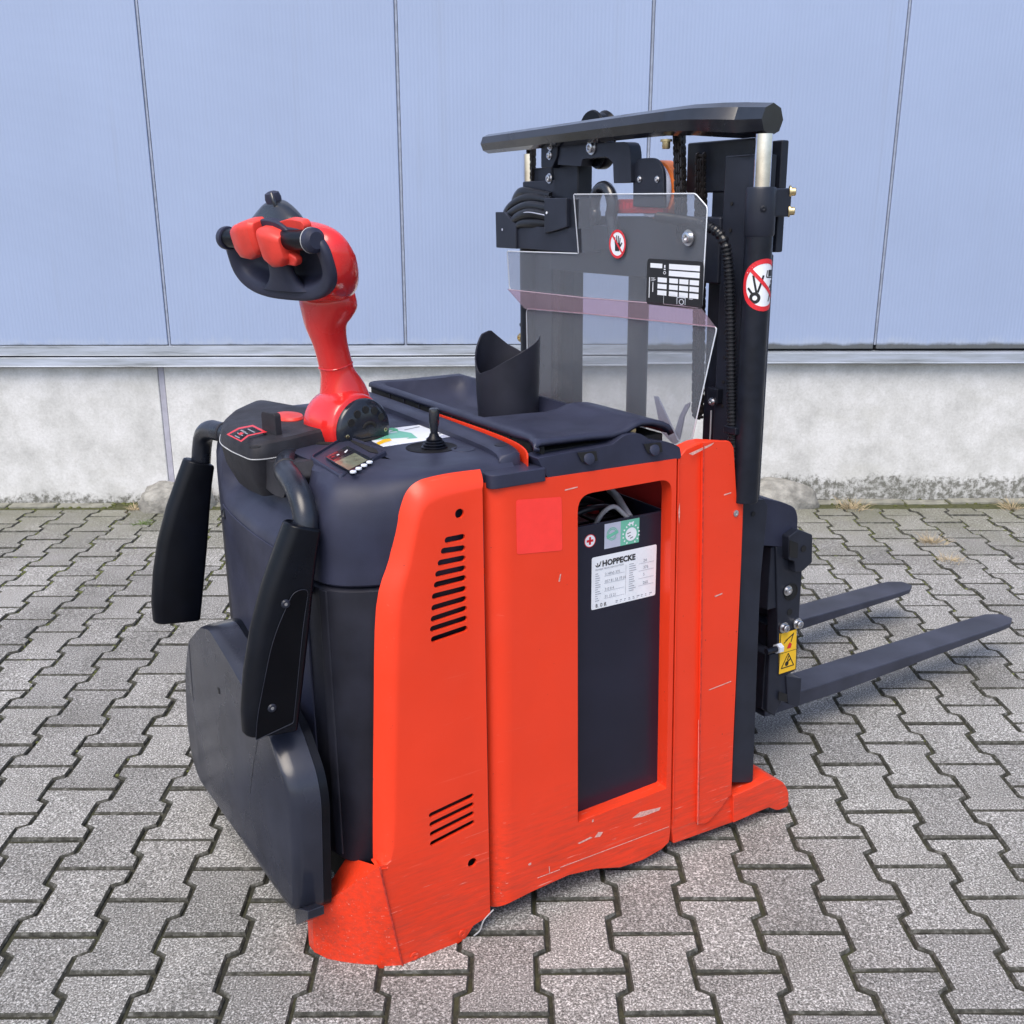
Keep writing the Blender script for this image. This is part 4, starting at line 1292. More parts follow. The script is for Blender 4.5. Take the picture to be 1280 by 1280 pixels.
# --- tiller: its own frame (x along the tiller's heading, turned 14 degrees on the vertical steering axis)
TH = (-0.098, 0.400)
hz = 0.918
tiller = lathe('tiller_hub', (0, 0.060, hz), (0, -1, 0), [(0.0, 0), (0.026, 0.002), (0.048, 0.012), (0.060, 0.030), (0.065, 0.055), (0.0665, 0.085), (0.065, 0.108), (0.0615, 0.120), (0.058, 0.125)], M['red_gloss'], T, n=40, angle=60)
tiller.location = (TH[0], TH[1], 0)
tiller.rotation_euler = (0, 0, R(14))
dcy = -0.064
DX = 0.007
disc = lathe('hub_side_cap', (DX, dcy, hz - 0.006), (0, -1, 0), [(0.0605, 0), (0.0605, 0.005), (0.056, 0.010), (0.044, 0.0145), (0.024, 0.0175), (0, 0.0185)], M['cap_plastic'], tiller, n=40, angle=50)
for k in range(5):
    a = R(33 + 29 * k)
    cyl('cap_hole', (DX + 0.0405 * math.cos(a), dcy - 0.0125, hz - 0.006 + 0.0405 * math.sin(a)), (0, -1, 0.0), 0.0072, 0.0042, M['dark'], tiller, n=14)
slot_pts = [(DX + 0.004 + 0.013 * math.cos(R(t)), dcy - 0.0172, hz + 0.001 + 0.0085 * math.sin(R(t))) for t in range(0, 181, 20)]
tube('cap_slot', slot_pts, 0.0036, M['dark'], tiller, n=8, sm=0)
for sx_ in (-1, 1):
    bolt('cap_screw', (DX + 0.044 * sx_, dcy - 0.0115, hz - 0.010), (0, -1, 0), 0.0040, M['brass'], tiller)
neck_px = [(0.0178,-0.0000,0.9474), (0.0127,-0.0000,0.9837), (0.0037,-0.0000,1.0139), (0.0002,-0.0000,1.0295), (-0.0088,-0.0000,1.0695), (-0.0163,-0.0000,1.1029), (-0.0138,-0.0000,1.1247), (-0.0086,-0.0000,1.1478), (-0.0026,-0.0000,1.1808)]
neck_wd = [(0.048, 0.048), (0.040, 0.040), (0.033, 0.029), (0.0315, 0.028), (0.032, 0.028), (0.040, 0.032), (0.052, 0.037), (0.063, 0.040), (0.052, 0.030)]
def oval(c, ux, uy, rx, ry, n=24, sq=0.8):
    out = []
    for k in range(n):
        a = 2 * math.pi * k / n
        ca, sa = math.cos(a), math.sin(a)
        out.append(c + ux * rx * math.copysign(abs(ca) ** sq, ca) + uy * ry * math.copysign(abs(sa) ** sq, sa))
    return out
def densify(rings, n=4):
    m = len(rings[0])
    cols = [smooth_path([r[k] for r in rings], n) for k in range(m)]
    return [[cols[k][i] for k in range(m)] for i in range(len(cols[0]))]
rings = []
for i, (p, (hv, hu)) in enumerate(zip(neck_px, neck_wd)):
    a, b = V3(neck_px[max(i - 1, 0)]), V3(neck_px[min(i + 1, len(neck_px) - 1)])
    t = (b - a).normalized()
    ux = Vector((0, 1, 0))
    uy = t.cross(ux).normalized()
    rings.append(oval(V3(p), ux, uy, hv, hu, 28, 0.72))
loft('tiller_neck', densify(rings), M['red_gloss'], tiller, angle=60)
jr = [V3(neck_px[3]) + (q - V3(neck_px[3])) * 1.015 for q in rings[3]]
tube('neck_joint_line', jr + jr[:1], 0.0013, M['red_gloss'], tiller, n=5, sm=0)

# head: a wide shell across the tiller; B points to the camera side, A up the face, N away from the operator
gmid, rmid = V3((-0.1198,-0.0000,1.2671)), V3((-0.0922,-0.0000,1.1649))
A = (gmid - rmid).normalized()
B = Vector((0, -1, 0))
N = B.cross(A).normalized()
if N.x < 0:
    N = -N
hc = (gmid + rmid) / 2 + A * 0.007
HA, HB = 0.160, (gmid - rmid).length / 2 + 0.013
def dish(ka, kb, dn, n=64, shear=0.0, da=0.0, chin=0.0):
    out = []
    for k in range(n):
        t = 2 * math.pi * k / n
        c, s = math.cos(t), math.sin(t)
        x = math.copysign(abs(c) ** (0.72 if s < 0 else 0.55), c)
        y = math.copysign(abs(s) ** (0.80 if s < 0 else 0.62), s)
        if y < 0:
            y *= 1 + chin
            x *= 1 - 0.30 * chin * abs(y)
        out.append(hc + B * HA * ka * x + A * (HB * kb * y + da) + N * dn * (1 - shear * y))
    return out
loft('tiller_head', densify([dish(0.99, 0.99, 0.002), dish(1.025, 1.03, 0.014, shear=0.1, chin=0.06), dish(1.035, 1.04, 0.030, shear=0.25, chin=0.22), dish(1.02, 1.01, 0.045, shear=0.30, chin=0.40), dish(0.95, 0.93, 0.057, shear=0.30, chin=0.52), dish(0.76, 0.70, 0.065, shear=0.3, chin=0.60), dish(0.3, 0.25, 0.069, shear=0.2, chin=0.6)], 3), M['red_gloss'], tiller, cap0=False, angle=70)
loft('head_black_bezel', densify([dish(1.0, 1.01, 0.008), dish(1.016, 1.035, 0.001), dish(1.0, 1.01, -0.006), dish(0.95, 0.92, -0.008), dish(0.84, 0.70, -0.004), dish(0.80, 0.62, 0.004), dish(0.75, 0.55, 0.018), dish(0.66, 0.46, 0.028), dish(0.4, 0.30, 0.030)], 2), M['plastic'], tiller, cap0=False, angle=70)
web = []
for s, wd, dn in ((-0.048, 0.075, -0.001), (-0.034, 0.048, 0.000), (-0.014, 0.034, 0.001), (0.012, 0.032, 0.001), (0.036, 0.05, -0.002), (0.052, 0.075, 0.0)):
    web.append(oval(hc + A * s + N * dn, B, N, wd, 0.012, 20))
loft('head_web', densify(web), M['plastic'], tiller, angle=70)
top = []
for s, wa, dn, th_ in ((0.036, 0.090, 0.012, 0.024), (0.056, 0.084, 0.016, 0.026), (0.074, 0.068, 0.020, 0.024), (0.088, 0.046, 0.024, 0.020), (0.098, 0.026, 0.026, 0.015), (0.102, 0.012, 0.027, 0.008)):
    top.append(oval(hc + A * s + N * dn, B, N, wa, th_, 28))
loft('head_top_housing', densify(top), M['gloss_black'], tiller, angle=70)
bc0 = hc + A * 0.096 + N * 0.026
lathe('head_top_button', bc0, A, [(0.013, 0), (0.0145, 0.010), (0.0125, 0.019), (0.006, 0.022), (0, 0.0225)], M['plastic'], tiller, n=22)
tube('key_cord', [bc0 + B * 0.012 + A * 0.020 - N * 0.008, bc0 + B * 0.019 + A * 0.008 - N * 0.012, bc0 + B * 0.020 - A * 0.010 - N * 0.012], 0.0035, M['gloss_black'], tiller, n=8)
fan = [hc + A * 0.050 - N * 0.012 + B * (0.012 + 0.066 * math.cos(R(a_))) + A * (0.030 * math.sin(R(a_))) for a_ in range(0, 181, 12)]
prism('head_front_shield', fan, N * 0.016, M['plastic'], tiller, bev=0.003)
gp = hc + A * (HB - 0.021) - N * 0.010
lathe('hand_grip', gp + B * 0.050, B, [(0.0145, 0), (0.0165, 0.005), (0.017, 0.05), (0.0172, 0.080), (0.0172, 0.095)], M['rubber'], tiller, n=24)
lathe('hand_grip', gp - B * 0.050, -B, [(0.0145, 0), (0.0165, 0.005), (0.017, 0.05), (0.0172, 0.070), (0.0172, 0.078)], M['rubber'], tiller, n=24)
lathe('grip_collar', gp + B * 0.134, B, [(0.0172, 0), (0.0205, 0.001), (0.0215, 0.006), (0.0205, 0.013), (0.014, 0.018)], M['plastic'], tiller, n=24)
lathe('grip_collar', gp - B * 0.126, -B, [(0.0172, 0), (0.0205, 0.001), (0.0215, 0.006), (0.0205, 0.013), (0.014, 0.018)], M['plastic'], tiller, n=24)
cr = [gp + B * 0.135 + (A * math.cos(R(a_)) + N * math.sin(R(a_))) * 0.0208 for a_ in range(0, 361, 15)]
tube('collar_line', cr, 0.0008, M['seam_white'], tiller, n=5, sm=0)
def rocker(side):
    rg = []
    ex = 1.0 if side > 0 else 1.28
    for s, ha, hn, da in ((0.003, 0.024, 0.018, -0.002), (0.010, 0.030, 0.024, -0.005), (0.030, 0.034, 0.027, -0.010), (0.052, 0.030, 0.025, -0.012), (0.066, 0.020, 0.019, -0.010)):
        rg.append(oval(gp + B * (s * ex * side) + A * (da + (0.0 if side > 0 else 0.012)) - N * 0.003 + B * 0.004, A, N, ha, hn, 24, 0.42))
    return loft('rocker_switch', rg, M['red_button'], tiller, angle=24, bev=0.0025)
rocker(1)
rocker(-1)
wing = [gp + B * 0.012 + A * 0.024, gp + B * 0.080 + A * 0.034, gp + B * 0.118 + A * 0.030, gp + B * 0.120 + A * 0.016, gp + B * 0.07 + A * 0.008]
prism('rocker_wing', rounded([p + N * 0.004 for p in wing], 0.010, 4), N * 0.016, M['red_button'], tiller, bev=0.004)
wing2 = [gp + B * 0.050 - A * 0.018, gp + B * 0.072 - A * 0.020, gp + B * 0.090 - A * 0.030, gp + B * 0.082 - A * 0.044, gp + B * 0.050 - A * 0.042]
prism('rocker_wing', rounded([p - N * 0.010 for p in wing2], 0.008, 4), N * 0.016, M['red_button'], tiller, bev=0.004)
lathe('tiller_socket', (TH[0], TH[1], 0.8955), (0, 0, 1), [(0.092, -0.004), (0.092, 0.002), (0.084, 0.0035), (0.078, 0.0), (0.0, -0.001)], M['dark'], T, n=40)

# --- transverse band, its red stop plate and the end caps
band_pts = [(0.078, 0.06), (0.082, 0.30), (0.080, 0.56), (0.075, 0.78), (0.128, 0.78), (0.140, 0.56), (0.142, 0.30), (0.120, 0.06)]
prof = [(0.0785, 0.878), (0.080, 0.902), (0.084, 0.906), (0.115, 0.909), (0.121, 0.906), (0.123, 0.878)]
rows = []
for v, du, dw in ((0.040, -0.030, -0.030), (0.0402, -0.030, -0.008), (0.044, -0.028, -0.003), (0.065, -0.021, -0.001), (0.11, -0.014, 0.001), (0.22, -0.010, 0.002), (0.40, -0.009, 0.003), (0.60, -0.009, 0.003), (0.77, -0.010, 0.002)):
    rows.append([(u + du, v, w + dw) for u, w in prof])
band = loft('console_band', rows[:3] + densify(rows[3:], 3), M['plastic'], T, angle=40)
cpo = rounded([(0.004, -0.004, 0.0), (0.118, -0.004, 0.0), (0.108, 0.06, 0.0), (0.018, 0.06, 0.0)], [0.022, 0.006, 0.002, 0.006], 6)
prism('band_end_cap', [Vector((p.x, p.y, 0.860)) for p in cpo], (0, 0, 0.024), M['plastic'], band, bev=0.009, seg=4)
lathe('band_plug', (0.0893,0.0999,0.9080), (0, 0, 1), [(0.013, -0.002), (0.013, 0.001), (0.009, 0.002), (0, 0.002)], M['plastic_dark'], band, n=20)
bolt('band_screw', (0.1251,0.2066,0.9080), (0, 0, 1), 0.004, M['zinc'], band)
stop = []
for v, u, w in ((0.022, 0.094, 0.898), (0.03, 0.098, 0.905), (0.05, 0.103, 0.910), (0.09, 0.109, 0.9125), (0.16, 0.1135, 0.913), (0.26, 0.1145, 0.913), (0.40, 0.1145, 0.912)):
    stop.append([(u, v, 0.86), (u, v, w), (u + 0.003, v, w), (u + 0.003, v, 0.86)])
loft('red_stop_plate', densify(stop, 3), M['red'], T, angle=40)

# --- battery lid with tray, side trims
lid_prof = [(0.155, 0.922), (0.165, 0.930), (0.22, 0.928), (0.27, 0.925)]
u_list = [0.150, 0.157, 0.17, 0.22, 0.27, 0.300, 0.318, 0.335, 0.36, 0.385, 0.400, 0.408]
w_near = [0.918, 0.929, 0.932, 0.928, 0.924, 0.928, 0.936, 0.940, 0.938, 0.931, 0.924, 0.914]
lid_rows = []
U_ = [0.1195, 0.121, 0.126, 0.134, 0.146, 0.160, 0.22, 0.27, 0.300, 0.318, 0.335, 0.36, 0.385, 0.400, 0.408]
W_ = [0.917, 0.925, 0.9275, 0.9285, 0.9285, 0.928, 0.927, 0.924, 0.928, 0.936, 0.940, 0.938, 0.931, 0.924, 0.914]
for v in (0.012, 0.017, 0.03, 0.06, 0.09, 0.115, 0.14, 0.17, 0.20, 0.225, 0.245, 0.255, 0.265, 0.275, 0.29, 0.32, 0.36, 0.40, 0.50, 0.60, 0.68, 0.715, 0.73, 0.75, 0.765):
    edge_dz = -0.006 if v < 0.015 else 0.0
    near_k = 1 - ss(v, 0.235, 0.265)
    rec_k = ss(v, 0.245, 0.285) * (1 - ss(v, 0.70, 0.73))
    row = []
    for u, w in zip(U_, W_):
        base = 0.926 + (w - 0.926) * (near_k if u > 0.2 else 1.0)
        dip = 0.052 * rec_k * ss(u, 0.132, 0.160) * (1 - ss(u, 0.375, 0.40))
        uu = u - 0.020 * (1 - ss(v, 0.0, 0.06)) if u < 0.14 else u
        if u > 0.15:
            uu = 0.15 + (uu - 0.15) * (1 - 0.20 * ss(v, 0.245, 0.275))
        row.append((uu, v, base + edge_dz - dip))
    lid_rows.append(row)
lid = loft('battery_lid', lid_rows, M['plastic'], T, closed=False, angle=60)
so = lid.modifiers.new("thickness", 'SOLIDIFY')
so.thickness = 0.012
so.offset = -1
for k in range(9):
    box('lid_rib', (0.1205, 0.05 + k * 0.075, 0.872), (0.127, 0.054 + k * 0.075, 0.915), M['plastic_dark'], lid, bev=0)
box('lid_rear_skirt', (0.1235, 0.022, 0.80), (0.130, 0.760, 0.915), M['dark'], lid, bev=0.0)
box('lid_inner_skirt', (0.131, 0.16, 0.79), (0.352, 0.755, 0.858), M['dark'], lid, bev=0.0)
box('lid_near_skirt', (0.131, 0.030, 0.885), (0.395, 0.16, 0.905), M['dark'], lid, bev=0.0)
tm = [(0.1034,0.0020,0.9010),(0.1244,0.0020,0.8614),(0.4195,0.0020,0.8596),(0.4147,0.0020,0.8815),(0.3916,0.0020,0.8935),(0.3450,0.0020,0.9037),(0.3209,0.0020,0.9191),(0.2870,0.0020,0.9202),(0.2610,0.0020,0.9052)]
trim = prism('bay_trim', rounded(tm, [0.003, 0.008, 0.006, 0.004, 0.01, 0.004, 0.01, 0.01, 0.01], 3), (0, 0.045, 0), M['plastic'], T, bev=0.006, seg=3)
def pocket(a):
    p = V3(a)
    prism('trim_pocket', [(p.x - 0.020, -0.0002, p.z + 0.010), (p.x + 0.020, -0.0002, p.z + 0.008), (p.x + 0.024, -0.0002, p.z - 0.010), (p.x - 0.010, -0.0002, p.z - 0.008)], (0, -0.0012, 0), M['dark'], trim, bev=0)
    lathe('trim_clip', (p.x + 0.004, 0.0, p.z - 0.004), (0, -1, 0.35), [(0.011, 0), (0.011, 0.004), (0.007, 0.006), (0, 0.0065)], M['plastic'], trim, n=18)
pocket((0.2029,-0.0000,0.8912))
pocket((0.3476,-0.0000,0.8888))
lathe('lid_hinge_eye', (0.3222,0.0300,0.9192), (0, -1, 0), [(0.004, 0), (0.008, 0.001), (0.008, 0.004), (0.004, 0.005)], M['brass'], lid, n=14)

# --- cylindrical holder with a slanted mouth
bc_ = Vector((0.279, 0.400, 0))
bin_r = 0.066
mouth = []
N_ = 60
KB = [(0, 0.160), (25, 0.140), (60, 0.122), (90, 0.138), (122, 0.166), (145, 0.160), (180, 0.122), (212, 0.096), (240, 0.106), (270, 0.124), (300, 0.140), (330, 0.152), (360, 0.160)]
for k in range(N_):
    b_ = 360 * k / N_
    for (b0, h0), (b1, h1) in zip(KB, KB[1:]):
        if b0 <= b_ <= b1:
            t = (b_ - b0) / (b1 - b0)
            h = h0 + (h1 - h0) * t
            break
    a = R(b_ - 30.65)
    mouth.append((Vector((math.cos(a), math.sin(a), 0)), 0.878 + h * 1.12))
def bin_ring(r, f):
    return [Vector((bc_.x, bc_.y, 0)) + d * r + Vector((0, 0, 0.870 + (h - 0.870) * f)) for d, h in mouth]
holder = loft('document_holder', [bin_ring(bin_r * 0.94, 0.0), bin_ring(bin_r, 0.5), bin_ring(bin_r * 1.03, 0.995), bin_ring(bin_r * 1.015, 1.0), bin_ring(bin_r * 0.985, 0.99), bin_ring(bin_r * 0.96, 0.5), bin_ring(bin_r * 0.9, 0.06)], M['plastic_dark'], T, angle=40)
# ------------------------------------------------------------------ mast
CX, CR = (0.5812,-0.0000,1.0898)[0], 0.0255
def mast_column(s):
    """s = 0 camera side, 1 far side"""
    def y(a, b):
        return (a, b) if s == 0 else (0.80 - b, 0.80 - a)
    y0, y1 = y(0.018, 0.100)
    # inner channel, open towards the middle: web + two flanges
    bm = bmesh.new()
    yw0, yw1 = y(0.018, 0.036)
    a_box(bm, (0.580, yw0, 0.12), (0.633, yw1, 1.40))
    yf0, yf1 = y(0.036, 0.100)
    a_box(bm, (0.580, yf0, 0.12), (0.598, yf1, 1.40))
    a_box(bm, (0.619, yf0, 0.12), (0.633, yf1, 1.40))
    o = finish('mast_channel', bm, M['steel_dark'], T, bev=0.003)
    for k in range(9):
        w = 0.93 + k * 0.048
        yy = 0.075 if s == 0 else 0.735
        cyl('channel_hole', (0.5795, yy, w), (-1, 0, 0), 0.0035, 0.0012, M['dark'], o, n=10)
    # second stage rail, set inwards
    yi0, yi1 = y(0.100, 0.160)
    bm = bmesh.new()
    a_box(bm, (0.604, yi0, 0.15), (0.633, yi1, 1.38))
    finish('inner_rail', bm, M['steel_black'], T, bev=0.003)
    yo0, yo1 = y(-0.022, 0.016)
    bm = bmesh.new()
    a_box(bm, (0.6335, yo0 + 0.040 if s == 0 else yo0, 0.70), (0.6395, yo1 + 0.016, 1.222))
    finish('outer_rail', bm, M['steel_dark'], T, bev=0.003)
    ob0, ob1 = y(0.0, 0.045)
    box('rail_head_block', (0.6430, ob0 + 0.018, 1.225), (0.661, ob1, 1.425), M['steel_dark'], T, bev=0.003)
    yc = 0.0 if s == 0 else 0.80
    cy = cyl('lift_cylinder', (CX, yc, 0.752), (0, 0, 1), CR, 0.518, M['steel_black'], T, n=36, bev=0.003)
    lathe('cylinder_gland', (CX, yc, 1.256), (0, 0, 1), [(CR, 0), (CR + 0.002, 0.003), (CR + 0.002, 0.082), (CR, 0.086), (0.012, 0.087)], M['steel_dark'], cy, n=32)
    cyl('piston_rod', (CX, yc, 1.335), (0, 0, 1), 0.0155, 0.098, M['chrome'], cy, n=28)
    if s == 0:
        box('gland_clamp', (CX + 0.006, -0.018, 1.290), (0.640, 0.012, 1.340), M['steel_dark'], cy, bev=0.003)
        for w in (1.334, 1.300):
            bolt('clamp_bolt', (0.638, -0.012, w), (0.8, -0.6, 0), 0.0075, M['brass'], cy, h=0.012)
        lathe('gland_plug', (CX - 0.0145, -0.0228, 1.305), (-0.53, -0.85, 0), [(0.006, 0), (0.006, 0.002), (0.003, 0.003), (0, 0.002)], M['steel_black'], cy, n=12)
    return o
mast_column(0)
mast_column(1)
lr = rounded([(0.5887,0.0120,0.7492),(0.6445,0.0120,0.7440),(0.6565,0.0120,0.7288),(0.6509,0.0120,0.6312),(0.6482,0.0120,0.5797),(0.6491,0.0120,0.5092),(0.6611,0.0120,0.0979),(0.5999,0.0120,0.1171),(0.5956,0.0120,0.5205)], [0.002, 0.006, 0.006, 0.004, 0.004, 0, 0.01, 0.004, 0], 3)
low = prism('lower_mast_rail', lr, (0, 0.06, 0), M['steel_dark'], T, bev=0.004)
cyl('rail_hole', (0.6169,0.0115,0.7176), (0, -1, 0), 0.0055, 0.001, M['dark'], low, n=14)

# crossbar that ties the two cylinders: eight-sided tube, bent forward at its ends
cb = [(0.5350,0.9192,1.4612), (0.5350,0.5950,1.4634), (0.5350,0.3040,1.4657), (0.5350,0.2183,1.4660), (0.5480,0.1536,1.4656), (0.5650,0.0903,1.4618), (0.5850,0.0587,1.4595), (CX + 0.008, -0.010, (0.6150,0.0385,1.4569)[2])]
bar = tube('mast_crossbar', cb, [0.0225, 0.0235, 0.0245, 0.0250, 0.0275, 0.0300, 0.0310, 0.0275], M['gloss_black'], T, n=8, sm=0, angle=20)
# head of the inner stage
box('mast_head_plate', (0.600, 0.045, 1.335), (0.642, 0.235, 1.43), M['steel_black'], T, bev=0.004)
box('mast_top_plate', (0.60, 0.50, 1.452), (0.66, 0.80, 1.468), M['steel_black'], T, bev=0.003)
bolt('top_plate_bolt', (0.62, 0.755, 1.468), (0, 0, 1), 0.010, M['brass'], T)
bolt('top_plate_bolt', (0.65, 0.735, 1.468), (0, 0, 1), 0.008, M['brass'], T)
lathe('top_pulley', (0.6000,0.5707,1.4701), (1, 0, 0), [(0.02, 0), (0.045, 0.0), (0.047, 0.005), (0.041, 0.012), (0.041, 0.03), (0.047, 0.037), (0.045, 0.042), (0.02, 0.042)], M['rubber'], T, n=28)
# chain anchor bracket with roller
br = rounded([(0.5450,0.6202,1.4463),(0.5450,0.3508,1.4374),(0.5450,0.3425,1.3578),(0.5450,0.4039,1.3575),(0.5450,0.4079,1.3992),(0.5450,0.4312,1.4113),(0.5450,0.5208,1.4100),(0.5450,0.5268,1.3953),(0.5450,0.6200,1.4018)], [0.002, 0.02, 0.004, 0.002, 0.006, 0.004, 0.004, 0.002, 0.002], 3)
anchor = prism('chain_anchor_bracket', br, (0.03, 0, 0), M['steel_dark'], T, bev=0.003)
bolt('anchor_bolt', (0.5445,0.4839,1.4322), (-1, 0, 0), 0.0105, M['zinc'], anchor)
lathe('anchor_roller', (0.5750,0.5093,1.4248), (1, 0, 0), [(0.012, 0), (0.034, 0.0), (0.036, 0.004), (0.036, 0.022), (0.034, 0.026), (0.012, 0.026)], M['rubber'], anchor, n=26)
cb_ = prism('chain_anchor_plate', rounded([(0.5400,0.6833,1.4459),(0.5400,0.6125,1.4442),(0.5400,0.6157,1.4188),(0.5400,0.6357,1.3954),(0.5400,0.6835,1.3970)], 0.003, 2), (0.03, 0, 0), M['steel_black'], T, bev=0.003)
bolt('anchor_nut', (0.5395,0.6416,1.4422), (-1, 0, 0), 0.0065, M['zinc'], cb_)
bolt('anchor_nut', (0.5395,0.6450,1.4226), (-1, 0, 0), 0.0065, M['zinc'], cb_)
box('anchor_block', (0.56, 0.56, 1.30), (0.60, 0.66, 1.41), M['steel_black'], T, bev=0.004)
box('far_guide_block', (0.56, 0.655, 1.28), (0.61, 0.80, 1.37), M['steel_dark'], T, bev=0.004)
bolt('block_bolt', (0.5595,0.6763,1.3739), (-1, 0, 0), 0.008, M['zinc'], T)
bolt('crossbar_stud', (0.5450,0.2317,1.4357), (0, 0, -1), 0.008, M['brass'], bar, h=0.018)

# leaf chains: every link plate is real
def chain(top, bot, wid, nm='lift_chain'):
    a, b = V3(top), V3(bot)
    d = (b - a)
    n = max(3, round(d.length / 0.021))
    P_ = d.length / n
    bm = bmesh.new()
    dn = d.normalized()
    for k in range(n):
        for j, off in enumerate((-0.5, -0.17, 0.17, 0.5)):
            ph = 0.25 if j in (0, 3) else 0.75
            c = a + dn * P_ * (k + ph) + Vector((0, wid * (off - 0.11), 0))
            ring = []
            for q in range(16):
                t = 2 * math.pi * q / 16
                zz = math.sin(t) * 0.0125
                xx = math.cos(t) * (0.0062 + 0.0030 * abs(math.sin(t)) ** 1.0 * (1 if abs(math.sin(t)) < 0.95 else 0.6))
                ring.append(Vector((xx, 0, 0)) + dn * zz + c)
            a_loft(bm, [ring, [v + Vector((0, wid * 0.22, 0)) for v in ring]])
    for k in range(n * 2 + 1):
        p = a.lerp(b, k / (2 * n))
        a_cyl(bm, p - Vector((0, wid * 0.72, 0)), (0, 1, 0), 0.0036, wid * 1.44, 8)
    return finish(nm, bm, M['chain'], T, angle=40)
chain((0.5650,0.2175,1.4412), (0.5650,0.1997,1.2457), 0.020)
chain((0.6000,0.1902,1.4036), (0.6000,0.1715,0.8922), 0.020)
chain((0.5800,0.7902,1.4410), (0.5800,0.7914,1.3360), 0.020)
chain((0.5750,0.6594,1.4035), (0.5750,0.6558,1.3434), 0.018)
chain((0.5900,0.6851,1.1787), (0.5900,0.6985,0.8069), 0.026)
chain((0.5950,0.8174,1.1732), (0.5950,0.8271,0.9932), 0.018)

# centre cylinder and cross members
cyl('centre_cylinder', (0.615, 0.40, 0.30), (0, 0, 1), 0.023, 0.95, M['steel_dark'], T, n=28)
box('mast_cross_member', (0.575, 0.10, 1.165), (0.625, 0.70, 1.290), M['steel_dark'], T, bev=0.004)
rb = box('red_marked_bar', (0.560, 0.255, 1.296), (0.575, 0.43, 1.325), M['red_dark'], T, bev=0.002)
text('bar_lettering', '0 0 0 0', (0.5595, 0.415, 1.301), (0, -1, 0), (0, 0, 1), 0.02, M['red_print'], rb) if False else None
def bar_marks(b):
    f = Flat((0.5596, 0.42, 1.300), (0, -1, 0), (0, 0, 1))
    x = 0.006
    rr = random.Random(3)
    while x < 0.15:
        w_ = rr.uniform(0.004, 0.012)
        f.rect(b, x, 0.004 + rr.uniform(0, 0.004), x + w_, 0.018 + rr.uniform(-0.003, 0.002))
        x += w_ + rr.uniform(0.003, 0.006)
flat_obj('worn_stamp_marks', bar_marks, M['red_print'], rb)
# lifting eye
ec = V3((0.5450,0.4404,1.3108))
ring = []
for k in range(25):
    t = R(-30 + 240 * k / 24)
    ring.append((ec.x, ec.y - 0.034 * math.cos(t), ec.z + 0.040 * math.sin(t)))
ring = [(ec.x, ec.y - 0.045, ec.z - 0.075)] + ring + [(ec.x, ec.y + 0.050, ec.z - 0.075)]
eye = tube('lifting_eye', ring, 0.0130, M['gloss_black'], T, n=14, sm=2)
prism('eye_base', rounded([(ec.x - 0.01, ec.y - 0.05, ec.z - 0.09), (ec.x - 0.01, ec.y + 0.055, ec.z - 0.09), (ec.x - 0.01, ec.y + 0.048, ec.z - 0.045), (ec.x - 0.01, ec.y, ec.z - 0.038), (ec.x - 0.01, ec.y - 0.044, ec.z - 0.045)], 0.006, 3), (0.022, 0, 0), M['steel_dark'], eye)
# hose pulley with cover plate and orange sheave
pp = rounded([(0.5550,0.3487,1.3103),(0.5550,0.3513,1.3832),(0.5550,0.3359,1.4044),(0.5550,0.2755,1.4036),(0.5550,0.2516,1.3815),(0.5550,0.2455,1.3069)], [0, 0.02, 0.02, 0.02, 0.02, 0], 4)
pul = prism('hose_pulley_cover', pp, (0.008, 0, 0), M['steel_dark'], T, bev=0.002)
for q in ((0.5545,0.3269,1.3637), (0.5545,0.2691,1.3623)):
    bolt('pulley_screw', q, (-1, 0, 0), 0.0045, M['zinc'], pul)
pc_ = V3((0.5700,0.2976,1.3537))
lathe('pulley_sheave', (0.563, pc_.y, pc_.z - 0.012), (1, 0, 0), [(0.02, 0), (0.052, 0.0), (0.054, 0.004), (0.054, 0.008), (0.050, 0.010)], M['label_grey'], pul, n=32)
lathe('pulley_wheel', (0.574, pc_.y - 0.004, pc_.z - 0.012), (1, 0, 0), [(0.02, 0), (0.056, 0.0), (0.058, 0.004), (0.058, 0.026), (0.052, 0.03)], M['orange'], pul, n=32)

# hose tray on the far side with the bundled hoses
hb = prism('hose_tray', rounded([(0.5050,0.7391,1.2704),(0.5050,0.6149,1.2664),(0.5050,0.6115,1.2541),(0.5050,0.5483,1.2603),(0.5050,0.5386,1.2673),(0.5050,0.4632,1.2665),(0.5050,0.4594,1.2130),(0.5050,0.7401,1.2169)], 0.002, 2), (0.05, 0, 0), M['steel_dark'], T, bev=0.002)
eb = prism('hose_tray_end', [(0.5000,0.8290,1.2996),(0.5000,0.7902,1.2996),(0.5000,0.7308,1.2705),(0.5000,0.7318,1.2154),(0.5000,0.8276,1.2155)], (0.045, 0, 0), M['steel_dark'], hb, bev=0.002)
cyl('tray_hole', (0.4995,0.7943,1.2587), (-1, 0, 0), 0.0028, 0.001, M['label_grey'], hb, n=12)
hx = prism('hose_clamp_box', [(0.4970,0.6020,1.3300),(0.4970,0.5109,1.3291),(0.4970,0.5105,1.2678),(0.4970,0.5622,1.2585),(0.4970,0.6023,1.2527)], (0.05, 0, 0), M['steel_dark'], hb, bev=0.002)
cyl('clamp_box_hole', (0.4965,0.5896,1.2980), (-1, 0, 0), 0.003, 0.001, M['white'], hb, n=10)
box('hose_clamp_side', (0.505, (0.5050,0.4730,1.3080)[1], (0.5050,0.4972,1.2644)[2]), (0.545, (0.5050,0.5229,1.3081)[1], (0.5050,0.4979,1.3280)[2]), M['steel_black'], hb, bev=0.002)
